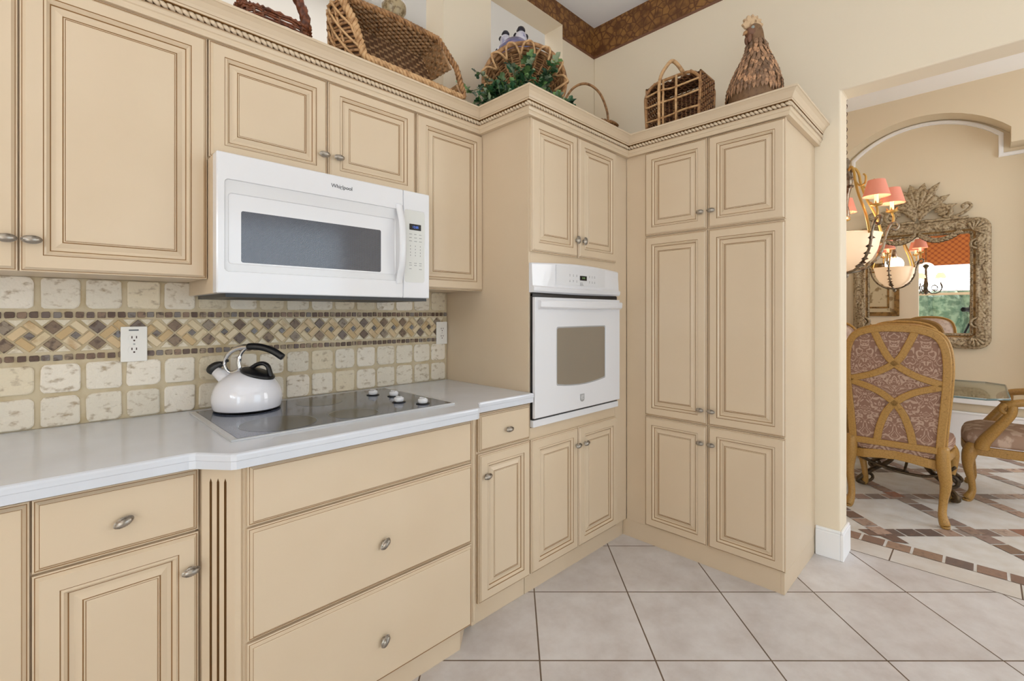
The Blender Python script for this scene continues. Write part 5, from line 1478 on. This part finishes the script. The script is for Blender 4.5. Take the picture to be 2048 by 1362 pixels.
blinds('window_blind', 'white slatted blind on the window behind the camera, mirrored in the microwave', lambda a, z, d: (a, d, z), W2[0] - wx + .01, W2[1] - wx - .01, 0, .20, (wx, -4.57, 2.29))

# camera and tripod, seen in the mirror
CAMP = V((-2.1796, -2.0393, 1.2668)); YAW = .78441; fwv = V((math.sin(YAW), math.cos(YAW), 0))
t = thing('tripod_camera', 'black camera on a tripod, reflected in the dining room mirror', 'camera', (CAMP.x, CAMP.y, 0), -YAW)
b = MB(); b.box(-.07, .07, -.30, -.235, 1.22, 1.31); b.prism([(-.03, 1.31), (.03, 1.31), (.018, 1.345), (-.018, 1.345)], lambda x, z, y: (x, y, z), -.295, -.225); b.box(.035, .07, -.235, -.215, 1.225, 1.30); b.build('camera_body', 'tripod_black', t, bevel=.008)
b = MB(); b.T = Matrix.Translation((0, -.235, 1.2668)) @ Matrix.Rotation(-PI / 2, 4, 'X'); b.lathe([(.035, 0), (.038, .05), (.040, .10), (.043, .13), (.043, .15), (.036, .15), (.030, .13)], 24); b.build('lens', 'tripod_black', t)
b = MB(); b.lathe([(.03, 1.08), (.035, 1.12), (.022, 1.16), (.035, 1.2), (.035, 1.219)], 16, 0, True, (0, -.26, 0)); b.tube([(0, -.26, .62), (0, -.26, 1.09)], .016, 10); b.build('head', 'tripod_black', t)
for k in range(3):
    a = PI / 2 + PI / 3 + k * 2 * PI / 3; b = MB(); b.tube([(0.03 * math.cos(a), -.26 + .03 * math.sin(a), 1.0), (.40 * math.cos(a), -.26 + .40 * math.sin(a), .012)], [.018, .012], 10); b.build('leg', 'tripod_black', t)

# ------------------------------------------------------------------ recessed ceiling lights
spots = [(-3.3, -1.1), (-1.9, -1.1), (-.5, -1.15), (-3.3, -2.9), (-1.9, -2.9), (-.4, -2.7)]
lbl = ['recessed ceiling light over the left counter, above the photo', 'recessed ceiling light over the cooktop counter, above the photo', 'recessed ceiling light before the oven cabinet, above the photo', 'recessed ceiling light at the nook side, behind the camera', 'recessed ceiling light mid room, behind the camera', 'recessed ceiling light before the dining opening, above the photo']
lamp = None
def area(name, loc, rot, sx, sy, e, col=(1, 1, 1), spread=PI):
    d = bpy.data.lights.new(name, 'AREA'); d.shape = 'RECTANGLE'; d.size = sx; d.size_y = sy; d.energy = e; d.color = col; d.spread = spread
    o = bpy.data.objects.new(name, d); COL.objects.link(o); o.location = loc; o.rotation_euler = rot; return o
for (x, y), l_ in zip(spots, lbl):
    if lamp is None:
        lamp = thing('ceiling_light', l_, 'ceiling light', (x, y, CEIL), 0, 'recessed kitchen ceiling lights')
        b = MB(); b.lathe([(.065, -.002), (.09, -.008), (.095, -.001)], 28, capb=False, capt=False); b.build('trim_ring', 'trim_white', lamp)
        b = MB(); b.lathe([(0, -.003), (.066, -.003)], 28, capb=False, capt=False); b.build('lens', 'can_lens', lamp)
    else: dup(lamp, (x, y, CEIL), 0, l_)
    area('ceiling_light_glow', (x, y, CEIL - .02), (0, 0, 0), .16, .16, LAMP_W, (1, .93, .82))
area('fill_side', (-5.22, (W4[0] + W4[1]) / 2, 1.3), (0, -PI / 2, 0), 2.0, 1.6, DAY_W, (.82, .91, 1))  # fill lamp outside the added side window
area('daylight_nook', (-5.20, -1.89, 2.0), (0, -PI / 2, 0), .56, 1.35, NW, (.86, .93, 1))
area('daylight_front', (-.375, -4.80, 1.22), (PI / 2, 0, 0), 2.1, 2.3, DAY_W * FR, (.78, .89, 1))
area('fill_dining', (2.5, -4.15, 1.75), (PI / 2, 0, 0), 1.7, 1.8, DIN_W, (1, .99, .97))  # fill lamp at the added dining window
area('far_room_light', (0.4, 1.4, 4.5), (0, 0, 0), 5, 1.6, FAR_W, (1, .98, .96))
for k in range(5):
    a = -1.08 + k * 2 * PI / 5
    d = bpy.data.lights.new('candle_glow', 'POINT'); d.energy = 1.6; d.color = (1, .72, .42); d.shadow_soft_size = .012
    o = bpy.data.objects.new('candle_glow', d); COL.objects.link(o); o.location = (CX + .295 * math.cos(a), CY + .295 * math.sin(a), 1.58 + .555)
d = bpy.data.lights.new('breakfast_glow', 'POINT'); d.energy = NOOK_W; d.color = (1, .82, .62); d.shadow_soft_size = .16
o = bpy.data.objects.new('breakfast_glow', d); COL.objects.link(o); o.location = (-3.9, -1.55, 2.16)
d = bpy.data.lights.new('bowl_glow', 'POINT'); d.energy = 5; d.color = (1, .82, .6); d.shadow_soft_size = .1
o = bpy.data.objects.new('bowl_glow', d); COL.objects.link(o); o.location = (CX, CY, 1.90)

sd = bpy.data.lights.new('sun', 'SUN'); sd.energy = SUN_W; sd.angle = .01; sd.color = (1, .98, .96)
so = bpy.data.objects.new('sun', sd); COL.objects.link(so); so.location = (-8, -9, 9); so.rotation_euler = V((-.72, -.10, .80)).to_track_quat('Z', 'Y').to_euler()
# ------------------------------------------------------------------ sky, camera, view
w = bpy.data.worlds.new('sky'); sc.world = w; w.use_nodes = True
bg = w.node_tree.nodes['Background']; bg.inputs[0].default_value = (.78, .88, 1, 1); bg.inputs[1].default_value = 1.6
cam = bpy.data.cameras.new('camera'); co = bpy.data.objects.new('camera', cam); COL.objects.link(co); sc.camera = co
F_PX, PY = 939.65, 626.9
cam.sensor_fit = 'HORIZONTAL'; cam.sensor_width = 36; cam.lens = F_PX / 2048 * 36
cam.shift_x = 0; cam.shift_y = (PY - 681) / 2048
co.location = CAMP; co.rotation_euler = (PI / 2, 0, -YAW); cam.clip_start = .02
sc.view_settings.view_transform = 'Standard'; sc.view_settings.look = 'None'; sc.view_settings.gamma = 1; sc.view_settings.use_curve_mapping = False
sc.view_settings.exposure = EXPO
sc.cycles.use_denoising = True
sc.cycles.max_bounces = 10; sc.cycles.diffuse_bounces = 6; sc.cycles.transparent_max_bounces = 12
sc.cycles.sample_clamp_indirect = 6
